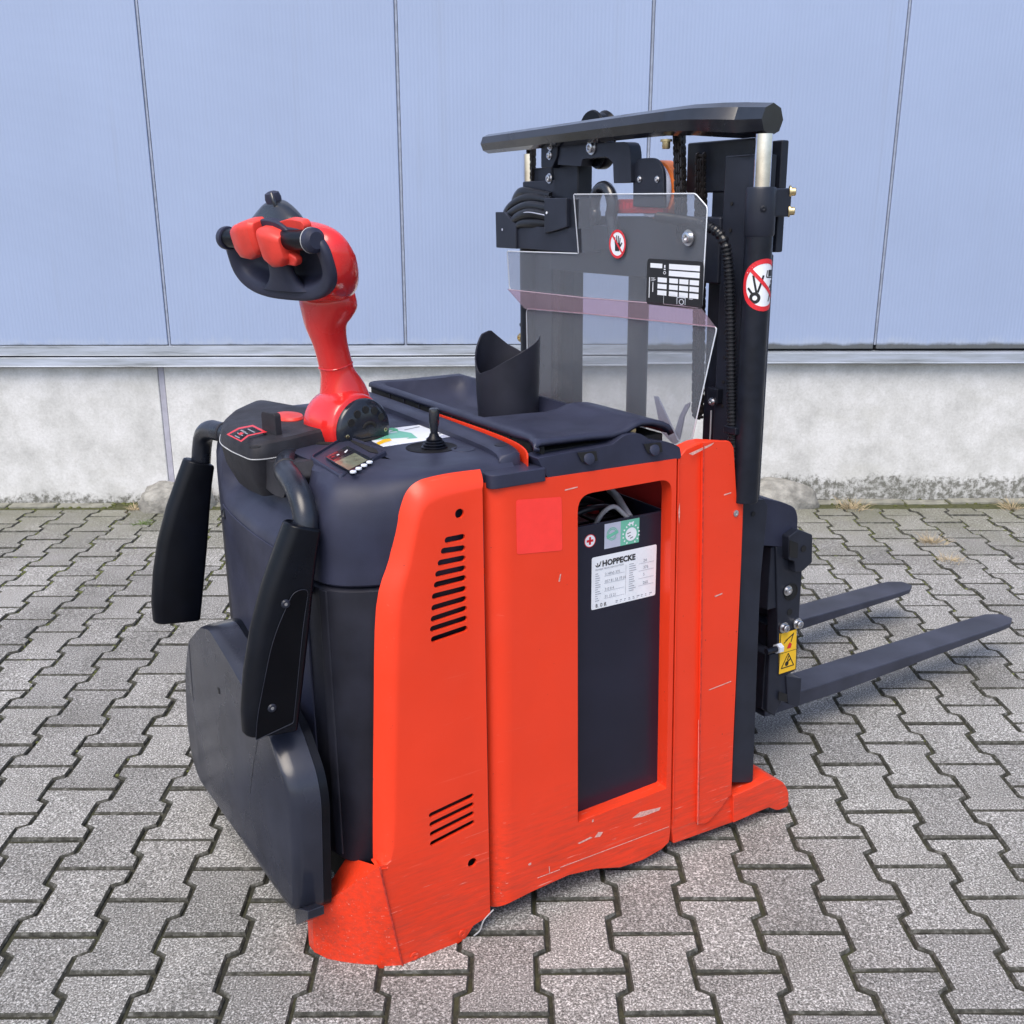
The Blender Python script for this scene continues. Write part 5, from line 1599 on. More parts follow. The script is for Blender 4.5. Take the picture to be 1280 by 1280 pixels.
for (a, b, c, d, r) in (((0.5500,0.6512,1.3222), (0.5400,0.7410,1.3302), (0.5400,0.8160,1.3122), (0.5500,0.8647,1.2855), 0.0120),
                        ((0.5300,0.6201,1.3046), (0.5200,0.7086,1.3120), (0.5200,0.7826,1.2938), (0.5300,0.8387,1.2670), 0.0125),
                        ((0.5250,0.6123,1.2871), (0.5100,0.6782,1.2960), (0.5100,0.7361,1.2868), (0.5200,0.7947,1.2601), 0.0125),
                        ((0.5250,0.6123,1.2730), (0.5100,0.6643,1.2746), (0.5100,0.7217,1.2723), (0.5200,0.7683,1.2531), 0.0115),
                        ((0.5600,0.6668,1.3329), (0.5550,0.7363,1.3410), (0.5550,0.7950,1.3455), (0.5700,0.8469,1.3273), 0.0115)):
    tube('hydraulic_hose', [a, b, c, d], r, M['hose'], hb, n=12)
tube('hose_tracer_line', [(0.4985,0.5711,1.2894), (0.4975,0.6579,1.2988), (0.4985,0.7023,1.2979)], 0.0012, M['label_grey'], hb, n=5)

# corrugated conduit down the near column
cpath = smooth_path([(0.5600,0.2715,1.2898), (0.5450,0.1823,1.2843), (0.5350,0.0994,1.2763), (0.5450,0.0602,1.2550), (0.5550,0.0504,1.2057), (0.5600,0.0421,1.1024), (0.5600,0.0325,0.9972), (0.5600,0.0215,0.8897), (0.5600,0.0142,0.8355)], 14)
bm = bmesh.new()
rad = [0.0088 + (0.0013 if i % 2 else -0.0006) for i in range(len(cpath))]
# resample densely so that every ridge shows
dense, acc = [], 0.0
for a, b in zip(cpath, cpath[1:]):
    L = (b - a).length
    m = max(1, int(L / 0.0016))
    for k in range(m):
        dense.append(a.lerp(b, k / m))
rad = [0.0085 + (0.0016 if (i // 2) % 2 else -0.0004) for i in range(len(dense))]
a_tube(bm, dense, rad, 12)
finish('corrugated_conduit', bm, M['hose'], T, angle=25)
box('conduit_clip', (0.548, 0.000, 0.888), (0.578, 0.035, 0.902), M['steel_black'], T)
box('column_clip', (0.565, 0.075, 0.935), (0.580, 0.105, 0.965), M['steel_black'], T, bev=0.002)
bolt('column_clip_bolt', (0.5645,0.0890,0.9385), (-1, 0, 0), 0.006, M['zinc'], T)
tube('column_wire', [(0.5700,0.0964,0.9191), (0.5700,0.0960,0.8753), (0.5700,0.0967,0.8490)], 0.0016, M['cable'], T, n=6)
bolt('far_column_bolt', (0.5750,0.8376,0.9895), (-1, 0, 0), 0.008, M['brass'], T)
lathe('far_column_dot', (0.5770,0.8404,1.0216), (-1, 0, 0), [(0.005, 0), (0.005, 0.001), (0, 0.001)], M['dark'], T, n=12)
# strap ends seen through the guard
for pts in ([(0.5800,0.2938,0.9181),(0.5800,0.2800,0.9184),(0.5800,0.2060,0.8340),(0.5800,0.2214,0.8242),(0.5800,0.2656,0.8441)], [(0.6000,0.2444,0.8455),(0.6000,0.2304,0.8826),(0.6000,0.2135,0.9092),(0.6000,0.1984,0.9166),(0.6000,0.2005,0.9078),(0.6000,0.2148,0.8851),(0.6000,0.2276,0.8311)]):
    prism('cable_strap', pts, (0.004, 0, 0), M['label_grey'], T, bev=0.001)

# --- clear guard screen
def screen(name, pts, rr, par, u0=None):
    pl = rounded(pts, rr, 3)
    o = prism(name, pl, (0.005, 0, 0), M['acrylic'], par, bev=0)
    tube('screen_cut_edge', [V3(p) + Vector((0.0025, 0, 0)) for p in pl] + [V3(pl[0]) + Vector((0.0025, 0, 0))], 0.0013, M['acrylic_edge'], o, n=5, sm=0)
    return o
gs = screen('guard_screen', [(0.5000,0.4905,1.3363),(0.5000,0.0888,1.3325),(0.5000,0.0540,1.3084),(0.5000,0.0585,1.1285),(0.5000,0.4507,1.1200),(0.5000,0.7678,1.1179),(0.5000,0.7772,1.2085),(0.5000,0.4705,1.2128)], [0.003, 0.006, 0.006, 0.004, 0, 0.008, 0.004, 0.003], T)
low_s = [(0.4840,0.6634,1.0806),(0.4840,0.4268,1.0883),(0.4840,-0.0042,1.0981),(0.4840,0.0567,0.8672),(0.4840,0.6566,0.7541)]
scr2 = screen('guard_screen_lower', low_s, [0.01, 0, 0.008, 0.004, 0.004], gs)
up = [(0.5000,0.7678,1.1179),(0.5000,0.4507,1.1200),(0.5000,0.0585,1.1285)]
lo2 = [(0.4840,0.6634,1.0806),(0.4840,0.4268,1.0883),(0.4840,-0.0042,1.0981)]
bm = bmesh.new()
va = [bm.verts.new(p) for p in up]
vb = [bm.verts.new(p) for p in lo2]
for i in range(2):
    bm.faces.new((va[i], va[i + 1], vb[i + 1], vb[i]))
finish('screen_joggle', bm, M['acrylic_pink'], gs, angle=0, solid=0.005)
tube('joggle_crease', [V3(p) for p in up], 0.0010, M['acrylic_edge'], gs, n=5, sm=0)
bolt('screen_bolt', (0.4995,0.0996,1.2539), (-1, 0, 0), 0.0105, M['zinc'], gs)

# data plate: black with white fields
P_tl, P_bl = V3((0.4985,0.2229,1.2116)), V3((0.4985,0.2272,1.1271))
P_tr = V3((0.4985,0.0549,1.2090))
dpw, dph = (0.4985,0.2229,1.2116)[1] - (0.4985,0.0538,1.2091)[1], 0.089
plate_pts = rounded([P_tl, (P_tl.x, P_tl.y - dpw, P_tl.z), (P_tl.x, P_tl.y - dpw, P_tl.z - dph), (P_tl.x, P_tl.y, P_tl.z - dph)], 0.010, 4)
dp = prism('data_plate', plate_pts, (0.0012, 0, 0), M['black_print'], T, bev=0)
class FlatS(Flat):
    def at(s, x, y, z=0.0):
        return s.o + s.x * (x * dpw / 0.180) + s.y * (y * dph / 0.1335) + s.n * z
fd = FlatS((P_tl.x, P_tl.y, P_tl.z - dph), (0, -1, 0), (0, 0, 1))
def dp_white(b):
    k = dpw / 0.180
    f = fd
    f.rect(b, 0.012, 0.108, 0.052, 0.121)
    f.rect(b, 0.074, 0.107, 0.170, 0.122)
    f.rect(b, 0.074, 0.088, 0.170, 0.103)
    for r in range(3):
        y = 0.068 - r * 0.0185
        f.rect(b, 0.038, y, 0.068, y + 0.0135)
        for c in range(3):
            f.rect(b, 0.076 + c * 0.0325, y, 0.104 + c * 0.0325, y + 0.0135)
    for x0, y0, x1, y1 in ((0.009, 0.020, 0.0115, 0.080), (0.021, 0.038, 0.0235, 0.066), (0.059, 0.006, 0.17, 0.0068), (0.0590, 0.006, 0.0598, 0.04)):
        f.rect(b, x0, y0, x1, y1)
    for k in range(5):
        f.rect(b, 0.014 + (k % 2) * 0.006, 0.070 + 0.0022 * k, 0.026 + (k % 3) * 0.003, 0.0708 + 0.0022 * k)
    f.ring(b, 0.060, 0.096, 0.003, 0.0045)
    f.rect(b, 0.057, 0.104, 0.063, 0.107)
    f.rect(b, 0.058, 0.110, 0.062, 0.118)
flat_obj('plate_fields', dp_white, M['white'], dp)
def dp_truck(b):
    f = fd
    f.ring(b, 0.117, 0.018, 0.006, 0.0078)
    f.rect(b, 0.102, 0.010, 0.1035, 0.030)
    f.rect(b, 0.128, 0.010, 0.1295, 0.030)
    f.rect(b, 0.102, 0.029, 0.1295, 0.0305)
    f.rect(b, 0.106, 0.006, 0.126, 0.008)
    f.rect(b, 0.075, 0.033, 0.098, 0.0345)
    f.rect(b, 0.108, 0.0335, 0.13, 0.035)
    f.rect(b, 0.140, 0.028, 0.152, 0.0295)
flat_obj('plate_truck_diagram', dp_truck, M['button_grey'], dp)
# round prohibition signs
def hand_sign(center, par):
    f = Flat(center, (0, -1, 0), (0, 0, 1))
    s = flat_obj('no_reaching_sign', lambda b: f.disc(b, 0, 0, 0.0285), M['white'], par)
    flat_obj('sign_ring', lambda b: f.ring(b, 0, 0, 0.0235, 0.0288, 0.0007), M['red_print'], s)
    def hand(b):
        K = 0.78
        f.poly(b, [(x * K, y * K) for x, y in [(-0.010, -0.018), (0.009, -0.018), (0.013, -0.004), (0.012, 0.003), (-0.011, 0.003)]], 0.0007)
        for x, h, a in ((-0.0095, 0.017, -0.12), (-0.003, 0.022, -0.03), (0.0035, 0.021, 0.06), (0.0095, 0.016, 0.16)):
            f.line(b, (x * K, 0.001), ((x + a * h) * K, h * K), 0.0034, 0.0007)
        f.line(b, (0.008, -0.006), (0.016, 0.003), 0.0036, 0.0007)
    flat_obj('sign_hand', hand, M['black_print'], s)
    flat_obj('sign_bar', lambda b: f.line(b, (-0.0175, 0.0175), (0.0175, -0.0175), 0.0045, 0.0010), M['red_print'], s)
hand_sign((0.4993,0.3235,1.2367), gs)

# the second sign is wrapped on the near lift cylinder
cylc = Vector((CX, 0.0, (0.5568,-0.0250,1.1703)[2]))
def wrap(b, pts2, rr):
    """map flat (x, y) onto the cylinder; x measured round it from the camera-facing line"""
    r = CR + rr
    vs = []
    for x, y in pts2:
        a = R(-98) + x / r
        vs.append(b.verts.new((cylc.x + r * math.cos(a), cylc.y + r * math.sin(a), cylc.z + y)))
    return vs
def wrap_disc(b, r, rr, y0=0.0):
    n = 18
    xs = [-r + 2 * r * k / n for k in range(n + 1)]
    top = wrap(b, [(x, math.sqrt(max(0, r * r - x * x)) * 1.05) for x in xs], rr)
    bot = wrap(b, [(x, -math.sqrt(max(0, r * r - x * x)) * 1.05) for x in xs], rr)
    for i in range(n):
        try:
            b.faces.new((bot[i], bot[i + 1], top[i + 1], top[i]))
        except ValueError:
            pass
def wrap_ring(b, r0, r1, rr):
    n = 40
    o = wrap(b, [(r1 * math.cos(2 * math.pi * k / n), 1.05 * r1 * math.sin(2 * math.pi * k / n)) for k in range(n)], rr)
    i_ = wrap(b, [(r0 * math.cos(2 * math.pi * k / n), 1.05 * r0 * math.sin(2 * math.pi * k / n)) for k in range(n)], rr)
    for k in range(n):
        j = (k + 1) % n
        b.faces.new((i_[k], o[k], o[j], i_[j]))
def wrap_line(b, p, q, w, rr, n=6):
    p, q = Vector(p), Vector(q)
    d = (q - p).normalized()
    nr = Vector((-d.y, d.x)) * w / 2
    prev = None
    for k in range(n + 1):
        c = p.lerp(q, k / n)
        cur = wrap(b, [tuple(c - nr), tuple(c + nr)], rr)
        if prev:
            b.faces.new((prev[0], cur[0], cur[1], prev[1]))
        prev = cur
near_cyl = [o for o in bpy.data.objects if o.name == 'lift_cylinder'][0]
fs = flat_obj('no_standing_sign', lambda b: wrap_disc(b, 0.0445, 0.0007), M['white'], T)
flat_obj('sign_ring', lambda b: wrap_ring(b, 0.0368, 0.045, 0.0011), M['red_print'], fs)
_wl = wrap_line
def wrap_line(b, p, q, w, rr, n=6):
    _wl(b, (p[0] * 0.88, p[1] * 0.88), (q[0] * 0.88, q[1] * 0.88), w * 0.88, rr, n)
def pict(b):
    wrap_line(b, (-0.026, 0.020), (-0.017, -0.018), 0.0045, 0.0010)
    wrap_line(b, (-0.004, 0.020), (-0.015, -0.015), 0.0045, 0.0010)
    wrap_line(b, (-0.036, -0.006), (-0.026, -0.018), 0.005, 0.0010)
    for r0, r1 in ((0.0045, 0.0105),):
        n = 20
        o = wrap(b, [(-0.018 + r1 * math.cos(2 * math.pi * k / n), -0.023 + r1 * math.sin(2 * math.pi * k / n)) for k in range(n)], 0.0010)
        i_ = wrap(b, [(-0.018 + r0 * math.cos(2 * math.pi * k / n), -0.023 + r0 * math.sin(2 * math.pi * k / n)) for k in range(n)], 0.0010)
        for k in range(n):
            j = (k + 1) % n
            b.faces.new((i_[k], o[k], o[j], i_[j]))
    wrap_line(b, (0.008, 0.024), (0.034, 0.024), 0.013, 0.0010)
    wrap_line(b, (0.003, 0.016), (0.034, 0.014), 0.0025, 0.0010)
    wrap_line(b, (0.003, 0.016), (0.005, 0.030), 0.0025, 0.0010)
    wrap_line(b, (0.021, 0.002), (0.022, -0.014), 0.008, 0.0010)
    wrap_line(b, (0.019, -0.012), (0.012, -0.034), 0.0035, 0.0010)
    wrap_line(b, (0.023, -0.012), (0.026, -0.034), 0.0035, 0.0010)
    wrap_line(b, (0.018, 0.000), (0.009, -0.012), 0.003, 0.0010)
    wrap_line(b, (0.021, 0.0035), (0.021, 0.0095), 0.006, 0.0010)
flat_obj('sign_pictogram', pict, M['black_print'], fs)
flat_obj('sign_bar', lambda b: wrap_line(b, (-0.0335, 0.0330), (0.0335, -0.0330), 0.0075, 0.0014, 14), M['red_print'], fs)

# ------------------------------------------------------------------ fork carriage and forks
CV = 0.15
cast = rounded([(0.7799,0.1500,0.6927),(0.8413,0.1500,0.6741),(0.8771,0.1500,0.6565),(0.8876,0.1500,0.6351),(0.8897,0.1500,0.5988),(0.8588,0.1500,0.5831),(0.8428,0.1500,0.5689),(0.7860,0.1500,0.5827)], [0.006, 0.02, 0.016, 0.012, 0.006, 0.006, 0.004, 0.002], 4)
carr = prism('carriage_cover', cast, (0, 0.40, 0), M['plastic'], T, bev=0.012, seg=4)
body = [(0.8255,0.1500,0.5720),(0.8452,0.1500,0.5704),(0.8610,0.1500,0.5866),(0.8980,0.1500,0.5897),(0.9145,0.1500,0.4939),(0.9152,0.1500,0.3747),(0.9092,0.1500,0.3558),(0.9164,0.1500,0.2477),(0.8832,0.1500,0.2415),(0.8572,0.1500,0.2459),(0.8444,0.1500,0.4020)]
cb1 = prism('carriage_plate', body, (0, 0.035, 0), M['steel_dark'], T, bev=0.003)
bx0 = V3((0.8280,0.1500,0.5715))
bx1 = V3((0.8354,0.1500,0.4197))
box('carriage_upright', (bx0.x - 0.012, 0.155, bx1.z), (bx0.x + 0.02, 0.60, bx0.z), M['steel_dark'], T, bev=0.003)
hk = rounded([(0.8425,0.1300,0.5989),(0.8734,0.1300,0.6106),(0.9176,0.1300,0.5908),(0.9229,0.1300,0.5236),(0.8953,0.1300,0.5075),(0.8702,0.1300,0.5085),(0.8653,0.1300,0.5362),(0.8474,0.1300,0.5434)], 0.003, 2)
hook = prism('carriage_hook', hk, (0, 0.05, 0), M['steel_dark'], T, bev=0.004)
prism('hook_recess', rounded([(0.8441,0.1285,0.5916),(0.8722,0.1285,0.5791),(0.8731,0.1285,0.5429),(0.8476,0.1285,0.5513)], 0.003, 2), (0, 0.001, 0), M['dark'], hook, bev=0)
cyl('hook_hole', (0.8907,0.1292,0.5624), (0, -1, 0), 0.008, 0.001, M['dark'], hook, n=16)
lathe('carriage_bore', (0.8810,0.1497,0.4545), (0, -1, 0), [(0.021, 0), (0.021, 0.0015), (0.019, 0.002), (0.0185, 0.0006), (0, 0.0006)], M['dark'], cb1, n=26)
bolt('bore_bolt', (0.8687,0.1480,0.4605), (0, -1, 0), 0.0085, M['zinc'], cb1)
cyl('carriage_hole', (0.8816,0.1497,0.4040), (0, -1, 0), 0.008, 0.0012, M['dark'], cb1, n=14)
for q in ((0.8636,0.1490,0.3703), (0.9068,0.1490,0.3708)):
    bolt('plate_bolt', q, (0, -1, 0), 0.0092, M['zinc'], cb1, h=0.014)
lb = [(0.7886,0.1500,0.3392),(0.8295,0.1500,0.3076),(0.8294,0.1500,0.1643),(0.8607,0.1500,0.1411),(0.8619,0.1500,0.1576),(0.8737,0.1500,0.1712),(0.8950,0.1500,0.1949),(0.8859,0.1500,0.2408),(0.8567,0.1500,0.2522),(0.8566,0.1500,0.3153)]
lowb = prism('carriage_lower_block', [(0.8269,0.1500,0.3082),(0.8571,0.1500,0.3092),(0.8859,0.1500,0.2408),(0.8923,0.1500,0.1956),(0.8621,0.1500,0.1554),(0.8581,0.1500,0.1418),(0.8294,0.1500,0.1643)], (0, 0.05, 0), M['steel_dark'], T, bev=0.003)
q0 = V3((0.8269,0.1500,0.3082))
q1 = V3((0.8294,0.1500,0.1643))
box('carriage_lower_beam', (q0.x - 0.004, 0.16, q1.z), (q0.x + 0.03, 0.64, q0.z), M['steel_black'], T, bev=0.003)
fk = prism('fork_heel_block', rounded([(0.8806,0.1450,0.2441),(0.9317,0.1450,0.2251),(0.9329,0.1450,0.1555),(0.9226,0.1450,0.1518),(0.8923,0.1450,0.1684)], 0.002, 2), (0, 0.06, 0), M['steel_dark'], T, bev=0.003)
prism('heel_recess', [(0.8599,0.1445,0.2104),(0.8869,0.1445,0.1951),(0.8888,0.1445,0.1737),(0.8592,0.1445,0.1878)], (0, 0.001, 0), M['dark'], fk, bev=0)
hxb = V3((0.8209,0.1400,0.3254))
tube('stop_screw', [(hxb.x - 0.015, 0.14, hxb.z), (hxb.x + 0.02, 0.14, hxb.z)], 0.007, M['steel_black'], cb1, n=12, sm=0)
lathe('stop_screw_head', (hxb.x + 0.016, 0.14, hxb.z), (1, 0, 0), [(0.0, 0), (0.012, 0.0), (0.012, 0.014), (0.0, 0.014)], M['button_grey'], cb1, n=6, angle=10)

# yellow crush warning label
yl = [(0.8532,0.1488,0.3567),(0.9079,0.1488,0.3565),(0.9135,0.1488,0.2520),(0.8582,0.1488,0.2513)]
ylab = flat_obj('warning_label', lambda b: b.faces.new([b.verts.new(q) for q in yl]), M['yellow'], T)
Y0, Yx, Yy = V3(yl[3]), V3(yl[2]) - V3(yl[3]), V3(yl[0]) - V3(yl[3])
LW, LH = Yx.length, Yy.length
fy = Flat(Y0, Yx, Yy)
def yl_black(b):
    w_ = 0.0022
    for p, q in (((0, 0), (LW, 0)), ((LW, 0), (LW, LH)), ((LW, LH), (0, LH)), ((0, LH), (0, 0))):
        fy.line(b, p, q, w_, 0.0005)
    c = (LW * 0.5, LH * 0.27)
    t = [(c[0] - LW * 0.36, c[1] - LH * 0.14), (c[0] + LW * 0.36, c[1] - LH * 0.14), (c[0], c[1] + LH * 0.19)]
    for i in range(3):
        fy.line(b, t[i], t[(i + 1) % 3], 0.0026, 0.0005)
    fy.disc(b, c[0] - 0.003, c[1] - 0.006, 0.006, 0.0005, 12)
    fy.line(b, (c[0] - 0.004, c[1] - 0.004), (c[0] + 0.008, c[1] + 0.004), 0.004, 0.0005)
    fy.line(b, (c[0] - 0.002, c[1] + 0.002), (c[0] + 0.003, c[1] + 0.014), 0.003, 0.0005)
    fy.line(b, (0, LH * 0.50), (LW, LH * 0.50), 0.0012, 0.0005)
    fy.line(b, (LW * 0.30, LH * 0.78), (LW * 0.75, LH * 0.90), 0.003, 0.0005)
    fy.line(b, (LW * 0.75, LH * 0.92), (LW * 0.62, LH * 0.72), 0.003, 0.0005)
    for k in range(4):
        fy.line(b, (LW * (0.22 + 0.06 * k), LH * (0.72 + 0.02 * k)), (LW * (0.25 + 0.06 * k), LH * (0.76 + 0.02 * k)), 0.002, 0.0005)
flat_obj('label_pictogram', yl_black, M['black_print'], ylab)
flat_obj('label_hand', lambda b: fy.poly(b, [(LW * 0.40, LH * 0.58), (LW * 0.62, LH * 0.57), (LW * 0.68, LH * 0.66), (LW * 0.55, LH * 0.72), (LW * 0.46, LH * 0.66)], 0.0005), M['red_print'], ylab)

def fork(v0, v1, u0, u1):
    n = 24
    rings = []
    for k in range(n + 1):
        t = k / n
        u = u0 + (u1 - u0) * t
        th = 0.040 if t < 0.25 else 0.040 - 0.028 * (t - 0.25) / 0.75
        c, hw = (v0 + v1) / 2, (v1 - v0) / 2
        tipl = 0.075
        if u > u1 - tipl:
            q = (u - (u1 - tipl)) / tipl
            hw *= math.sqrt(max(0.0, 1 - (q * 0.93) ** 2.6))
        ztop = 0.135 - 0.002 * t
        rings.append([(u, c - hw, ztop), (u, c + hw, ztop), (u, c + hw, ztop - th), (u, c - hw, ztop - th)])
    # denser steps at the tip
    o = loft('fork', rings, M['fork'], T, angle=28, bev=0.003)
    return o
fork(0.226, 0.316, 0.90, 1.905)
fork(0.566, 0.660, 0.90, 1.885)
box('fork_shank', (0.90, 0.226, 0.10), (0.935, 0.316, 0.55), M['fork'], T, bev=0.004)
box('fork_shank', (0.90, 0.566, 0.10), (0.935, 0.660, 0.55), M['fork'], T, bev=0.004)
box('carriage_bar', (0.86, 0.18, 0.30), (0.90, 0.64, 0.36), M['steel_black'], T, bev=0.003)

# ------------------------------------------------------------------ the battery in its bay
bat = empty('traction_battery', 'black steel-cased battery inside the window of the red side panel, bearing a white rating plate', 'battery', matrix=TRUCK)
bc = [(0.1884,0.0300,0.7506), (0.4120,0.0300,0.7545), (0.4275,0.0300,0.1205), (0.1921,0.0300,0.1106)]
ux0, ux1 = 0.17, (0.4109,0.0300,0.7339)[0]
wt = (0.3100,0.0300,0.7532)[2]
case = bmesh.new()
a_box(case, (ux0, 0.030, 0.09), (ux1, 0.034, wt))
a_box(case, (ux0, 0.034, 0.09), (ux0 + 0.004, 0.70, wt))
a_box(case, (ux1 - 0.004, 0.034, 0.09), (ux1, 0.70, wt))
a_box(case, (ux0, 0.70, 0.09), (ux1, 0.704, wt))
a_box(case, (ux0 + 0.004, 0.034, 0.09), (ux1 - 0.004, 0.70, 0.66))
case_o = finish('battery_case', case, M['battery'], bat, bev=0.0015)
for k in range(3):
    for j in range(6):
        cx0, cy0 = ux0 + 0.02 + k * 0.07, 0.05 + j * 0.105
        box('battery_cell', (cx0, cy0, 0.66), (cx0 + 0.062, cy0 + 0.095, 0.715), M['rubber'], bat, bev=0.003)
        cyl('cell_plug', (cx0 + 0.03, cy0 + 0.048, 0.715), (0, 0, 1), 0.013, 0.012, M['plastic'] if (k + j) % 3 else M['red_dark'], bat, n=14)
tube('battery_cable', [(0.2800,0.0800,0.7331), (0.2873,0.0700,0.7549), (0.2984,0.0600,0.7690), (0.3132,0.0600,0.7674), (0.3247,0.0550,0.7558), (0.3344,0.0500,0.7445)], 0.0046, M['cable'], bat, n=10)
tube('battery_cable', [(0.3703,0.1600,0.7706), (0.3588,0.1200,0.7669), (0.3450,0.0800,0.7576), (0.3419,0.0550,0.7436)], 0.0075, M['cable'], bat, n=10)
tube('battery_cable', [(0.19, 0.10, 0.73), (0.25, 0.08, 0.765), (0.33, 0.10, 0.755), (0.39, 0.12, 0.72)], 0.006, M['hose'], bat, n=10)
tube('battery_cable', [(0.20, 0.16, 0.73), (0.27, 0.15, 0.77), (0.36, 0.17, 0.74)], 0.007, M['hose'], bat, n=10)

def side_flat(px):
    return Flat(px, (1, 0, 0), (0, 0, 1))
fp = side_flat((0.2330,0.0298,0.7231))
pls = flat_obj('plus_sticker', lambda b: fp.disc(b, 0, 0, 0.0125), M['white'], bat)
flat_obj('plus_mark', lambda b: (fp.rect(b, -0.0075, -0.0023, 0.0075, 0.0023, 0.0007), fp.rect(b, -0.0023, -0.0075, 0.0023, 0.0075, 0.0007)), M['red_print'], pls)
flat_obj('plus_ring', lambda b: fp.ring(b, 0, 0, 0.0112, 0.0125, 0.0007), M['red_print'], pls)

E0 = V3((0.2655,0.0298,0.7011))
E1 = V3((0.3454,0.0298,0.7012))
ew = E1.x - E0.x
eh = V3((0.2660,0.0298,0.7495)).z - E0.z
fe = Flat(E0, (1, 0, 0), (0, 0, 1))
eco = flat_obj('eco_sticker', lambda b: fe.rect(b, 0, 0, ew, eh), M['label_grey'], bat)
flat_obj('eco_sticker_green_half', lambda b: fe.rect(b, ew * 0.46, 0.0, ew, eh, 0.0007), M['label_green'], eco)
flat_obj('eco_round_seal', lambda b: fe.disc(b, ew * 0.76, eh * 0.40, eh * 0.27, 0.0011), M['white'], eco)
def seal(b):
    c = (ew * 0.76, eh * 0.40)
    for k in range(14):
        a = R(-150 + 300 * k / 13 + 90)
        p = (c[0] + eh * 0.35 * math.cos(a), c[1] + eh * 0.35 * math.sin(a))
        q = (c[0] + eh * 0.42 * math.cos(a), c[1] + eh * 0.42 * math.sin(a))
        fe.line(b, p, q, 0.0028, 0.0012)
    fe.ring(b, c[0], c[1], eh * 0.24, eh * 0.27, 0.0013)
flat_obj('seal_lettering', seal, M['white'], eco)
def stamp(b):
    c = (ew * 0.22, eh * 0.56)
    fe.ring(b, c[0], c[1], eh * 0.17, eh * 0.20, 0.0008)
    fe.ring(b, c[0], c[1], eh * 0.23, eh * 0.26, 0.0008, 24, 20, 320)
    fe.line(b, (c[0] - eh * 0.26, c[1] - eh * 0.10), (c[0] + eh * 0.27, c[1] + eh * 0.06), eh * 0.13, 0.0010)
flat_obj('eco_stamp', stamp, M['label_green'], eco)
def qrless(b):
    c = (ew * 0.72, eh * 0.36)
    for k, (x, y, w_) in enumerate(((-0.006, 0.004, 0.008), (-0.004, -0.002, 0.006), (0.001, -0.006, 0.007))):
        fe.line(b, (c[0] + x, c[1] + y), (c[0] + x + w_, c[1] + y + 0.002), 0.0015, 0.0014)
flat_obj('seal_marks', qrless, M['black_print'], eco)
flat_obj('eco_leaf', lambda b: (fe.line(b, (ew * 0.66, eh * 0.80), (ew * 0.84, eh * 0.88), 0.003, 0.0011), fe.line(b, (ew * 0.70, eh * 0.88), (ew * 0.82, eh * 0.80), 0.0024, 0.0012)), M['white'], eco)

H0 = V3((0.2378,0.0298,0.5852))
H1 = V3((0.3890,0.0298,0.5939))
hw_ = H1.x - H0.x
hh_ = V3((0.2352,0.0298,0.6891)).z - H0.z
fh = Flat(H0, (1, 0, 0), (0, 0, 1))
rp_pts = rounded([fh.at(0, 0), fh.at(hw_, 0), fh.at(hw_, hh_), fh.at(0, hh_)], 0.004, 3)
rp = flat_obj('rating_plate', lambda b: b.faces.new([b.verts.new(q) for q in rp_pts]), M['white'], bat)
def ptext(nm, s, x, y, size, mat=None, bold=0.0):
    return text(nm, s, fh.at(x * hw_, y * hh_, 0.0), (1, 0, 0), (0, 0, 1), size, mat or M['black_print'], rp, lift=0.0007, bold=bold)
ptext('plate_brand_text', 'HOPPECKE', 0.155, 0.800, hh_ * 0.150, bold=0.0006)
ptext('plate_slogan_text', 'POWER FROM INNOVATION', 0.055, 0.735, hh_ * 0.048, M['grey_print'])
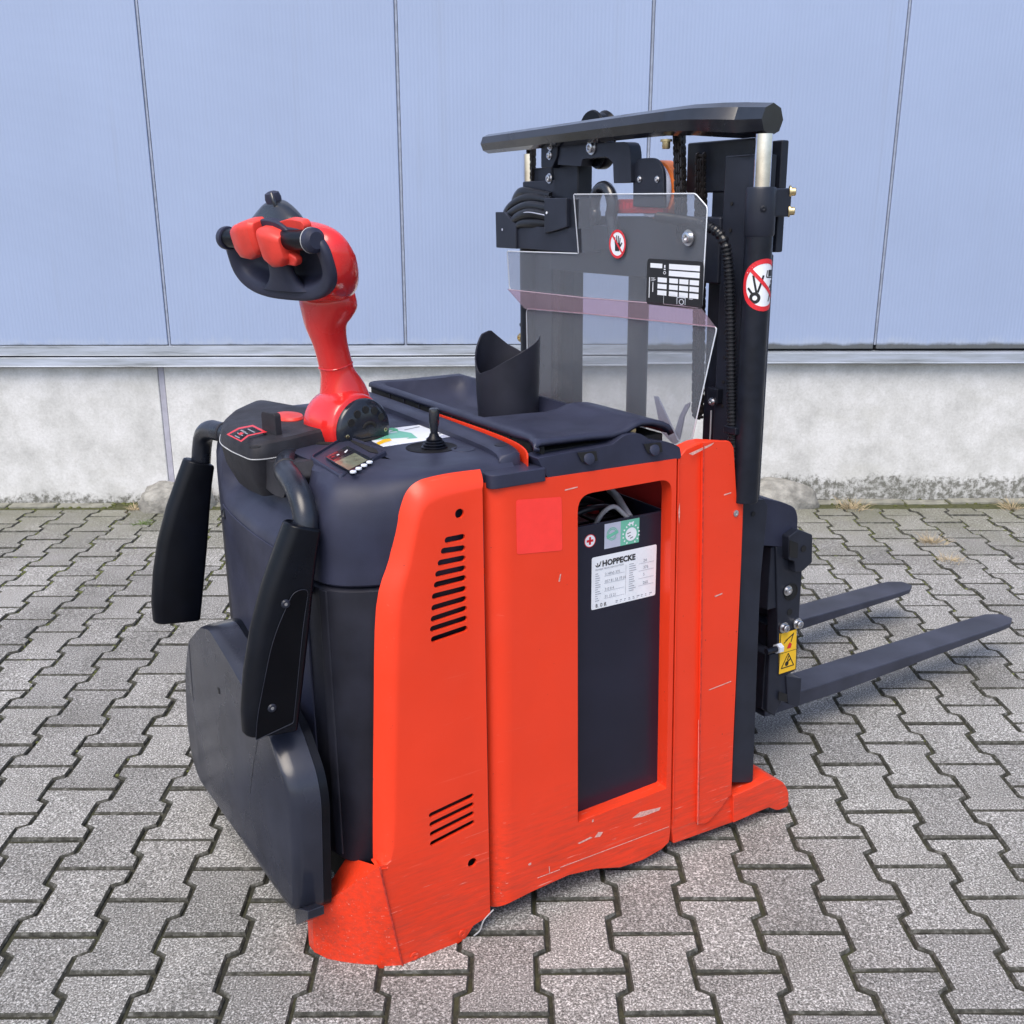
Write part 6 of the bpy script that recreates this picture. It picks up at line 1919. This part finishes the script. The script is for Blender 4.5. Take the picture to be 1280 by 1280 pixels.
def logo(b):
    fh.ring(b, hw_ * 0.085, hh_ * 0.845, 0.0028, 0.0046, 0.0007, 12, 180, 360)
    fh.line(b, (hw_ * 0.085, hh_ * 0.83), (hw_ * 0.085, hh_ * 0.88), 0.0016, 0.0007)
    fh.line(b, (hw_ * 0.115, hh_ * 0.81), (hw_ * 0.135, hh_ * 0.90), 0.0018, 0.0007)
flat_obj('plate_logo', logo, M['black_print'], rp)
ptext('plate_type_text', '2 HPzS 375', 0.20, 0.615, hh_ * 0.072, M['grey_print'])
ptext('plate_number_text', '057 81 53 77 01', 0.20, 0.475, hh_ * 0.072, M['grey_print'])
ptext('plate_code_text', '3 0 0 4', 0.20, 0.325, hh_ * 0.072, M['grey_print'])
ptext('plate_date_text', '01 12 21', 0.20, 0.185, hh_ * 0.072, M['grey_print'])
ptext('plate_big_text', '8. 0 8.', 0.06, 0.030, hh_ * 0.105)
for s, y in (('24', 0.735), ('375', 0.60), ('5', 0.465), ('265', 0.30)):
    ptext('plate_value_text', s, 0.79, y - 0.02, hh_ * 0.080, M['grey_print'])
def plate_lines(b):
    rr = random.Random(9)
    for y in (0.60, 0.46, 0.31, 0.17):
        fh.line(b, (hw_ * 0.19, hh_ * y), (hw_ * 0.50, hh_ * y), 0.0005, 0.0006)
        fh.line(b, (hw_ * 0.72, hh_ * (y + 0.09)), (hw_ * 0.96, hh_ * (y + 0.09)), 0.0005, 0.0006)
    fh.line(b, (hw_ * 0.52, hh_ * 0.15), (hw_ * 0.52, hh_ * 0.74), 0.0005, 0.0006)
    for k in range(13):
        y = 0.16 + k * 0.043
        fh.line(b, (hw_ * 0.055, hh_ * y), (hw_ * (0.09 + rr.random() * 0.06), hh_ * y), 0.0011, 0.0006)
        fh.line(b, (hw_ * 0.57, hh_ * (y + 0.05)), (hw_ * (0.62 + rr.random() * 0.07), hh_ * (y + 0.05)), 0.0011, 0.0006)
    for k in range(9):
        x = 0.37 + k * 0.066
        fh.line(b, (hw_ * x, hh_ * 0.075), (hw_ * (x + 0.02 + rr.random() * 0.025), hh_ * 0.075), 0.0013, 0.0006)
        fh.line(b, (hw_ * x, hh_ * 0.045), (hw_ * (x + 0.01 + rr.random() * 0.025), hh_ * 0.045), 0.0011, 0.0006)
flat_obj('plate_ruling', plate_lines, M['grey_print'], rp)
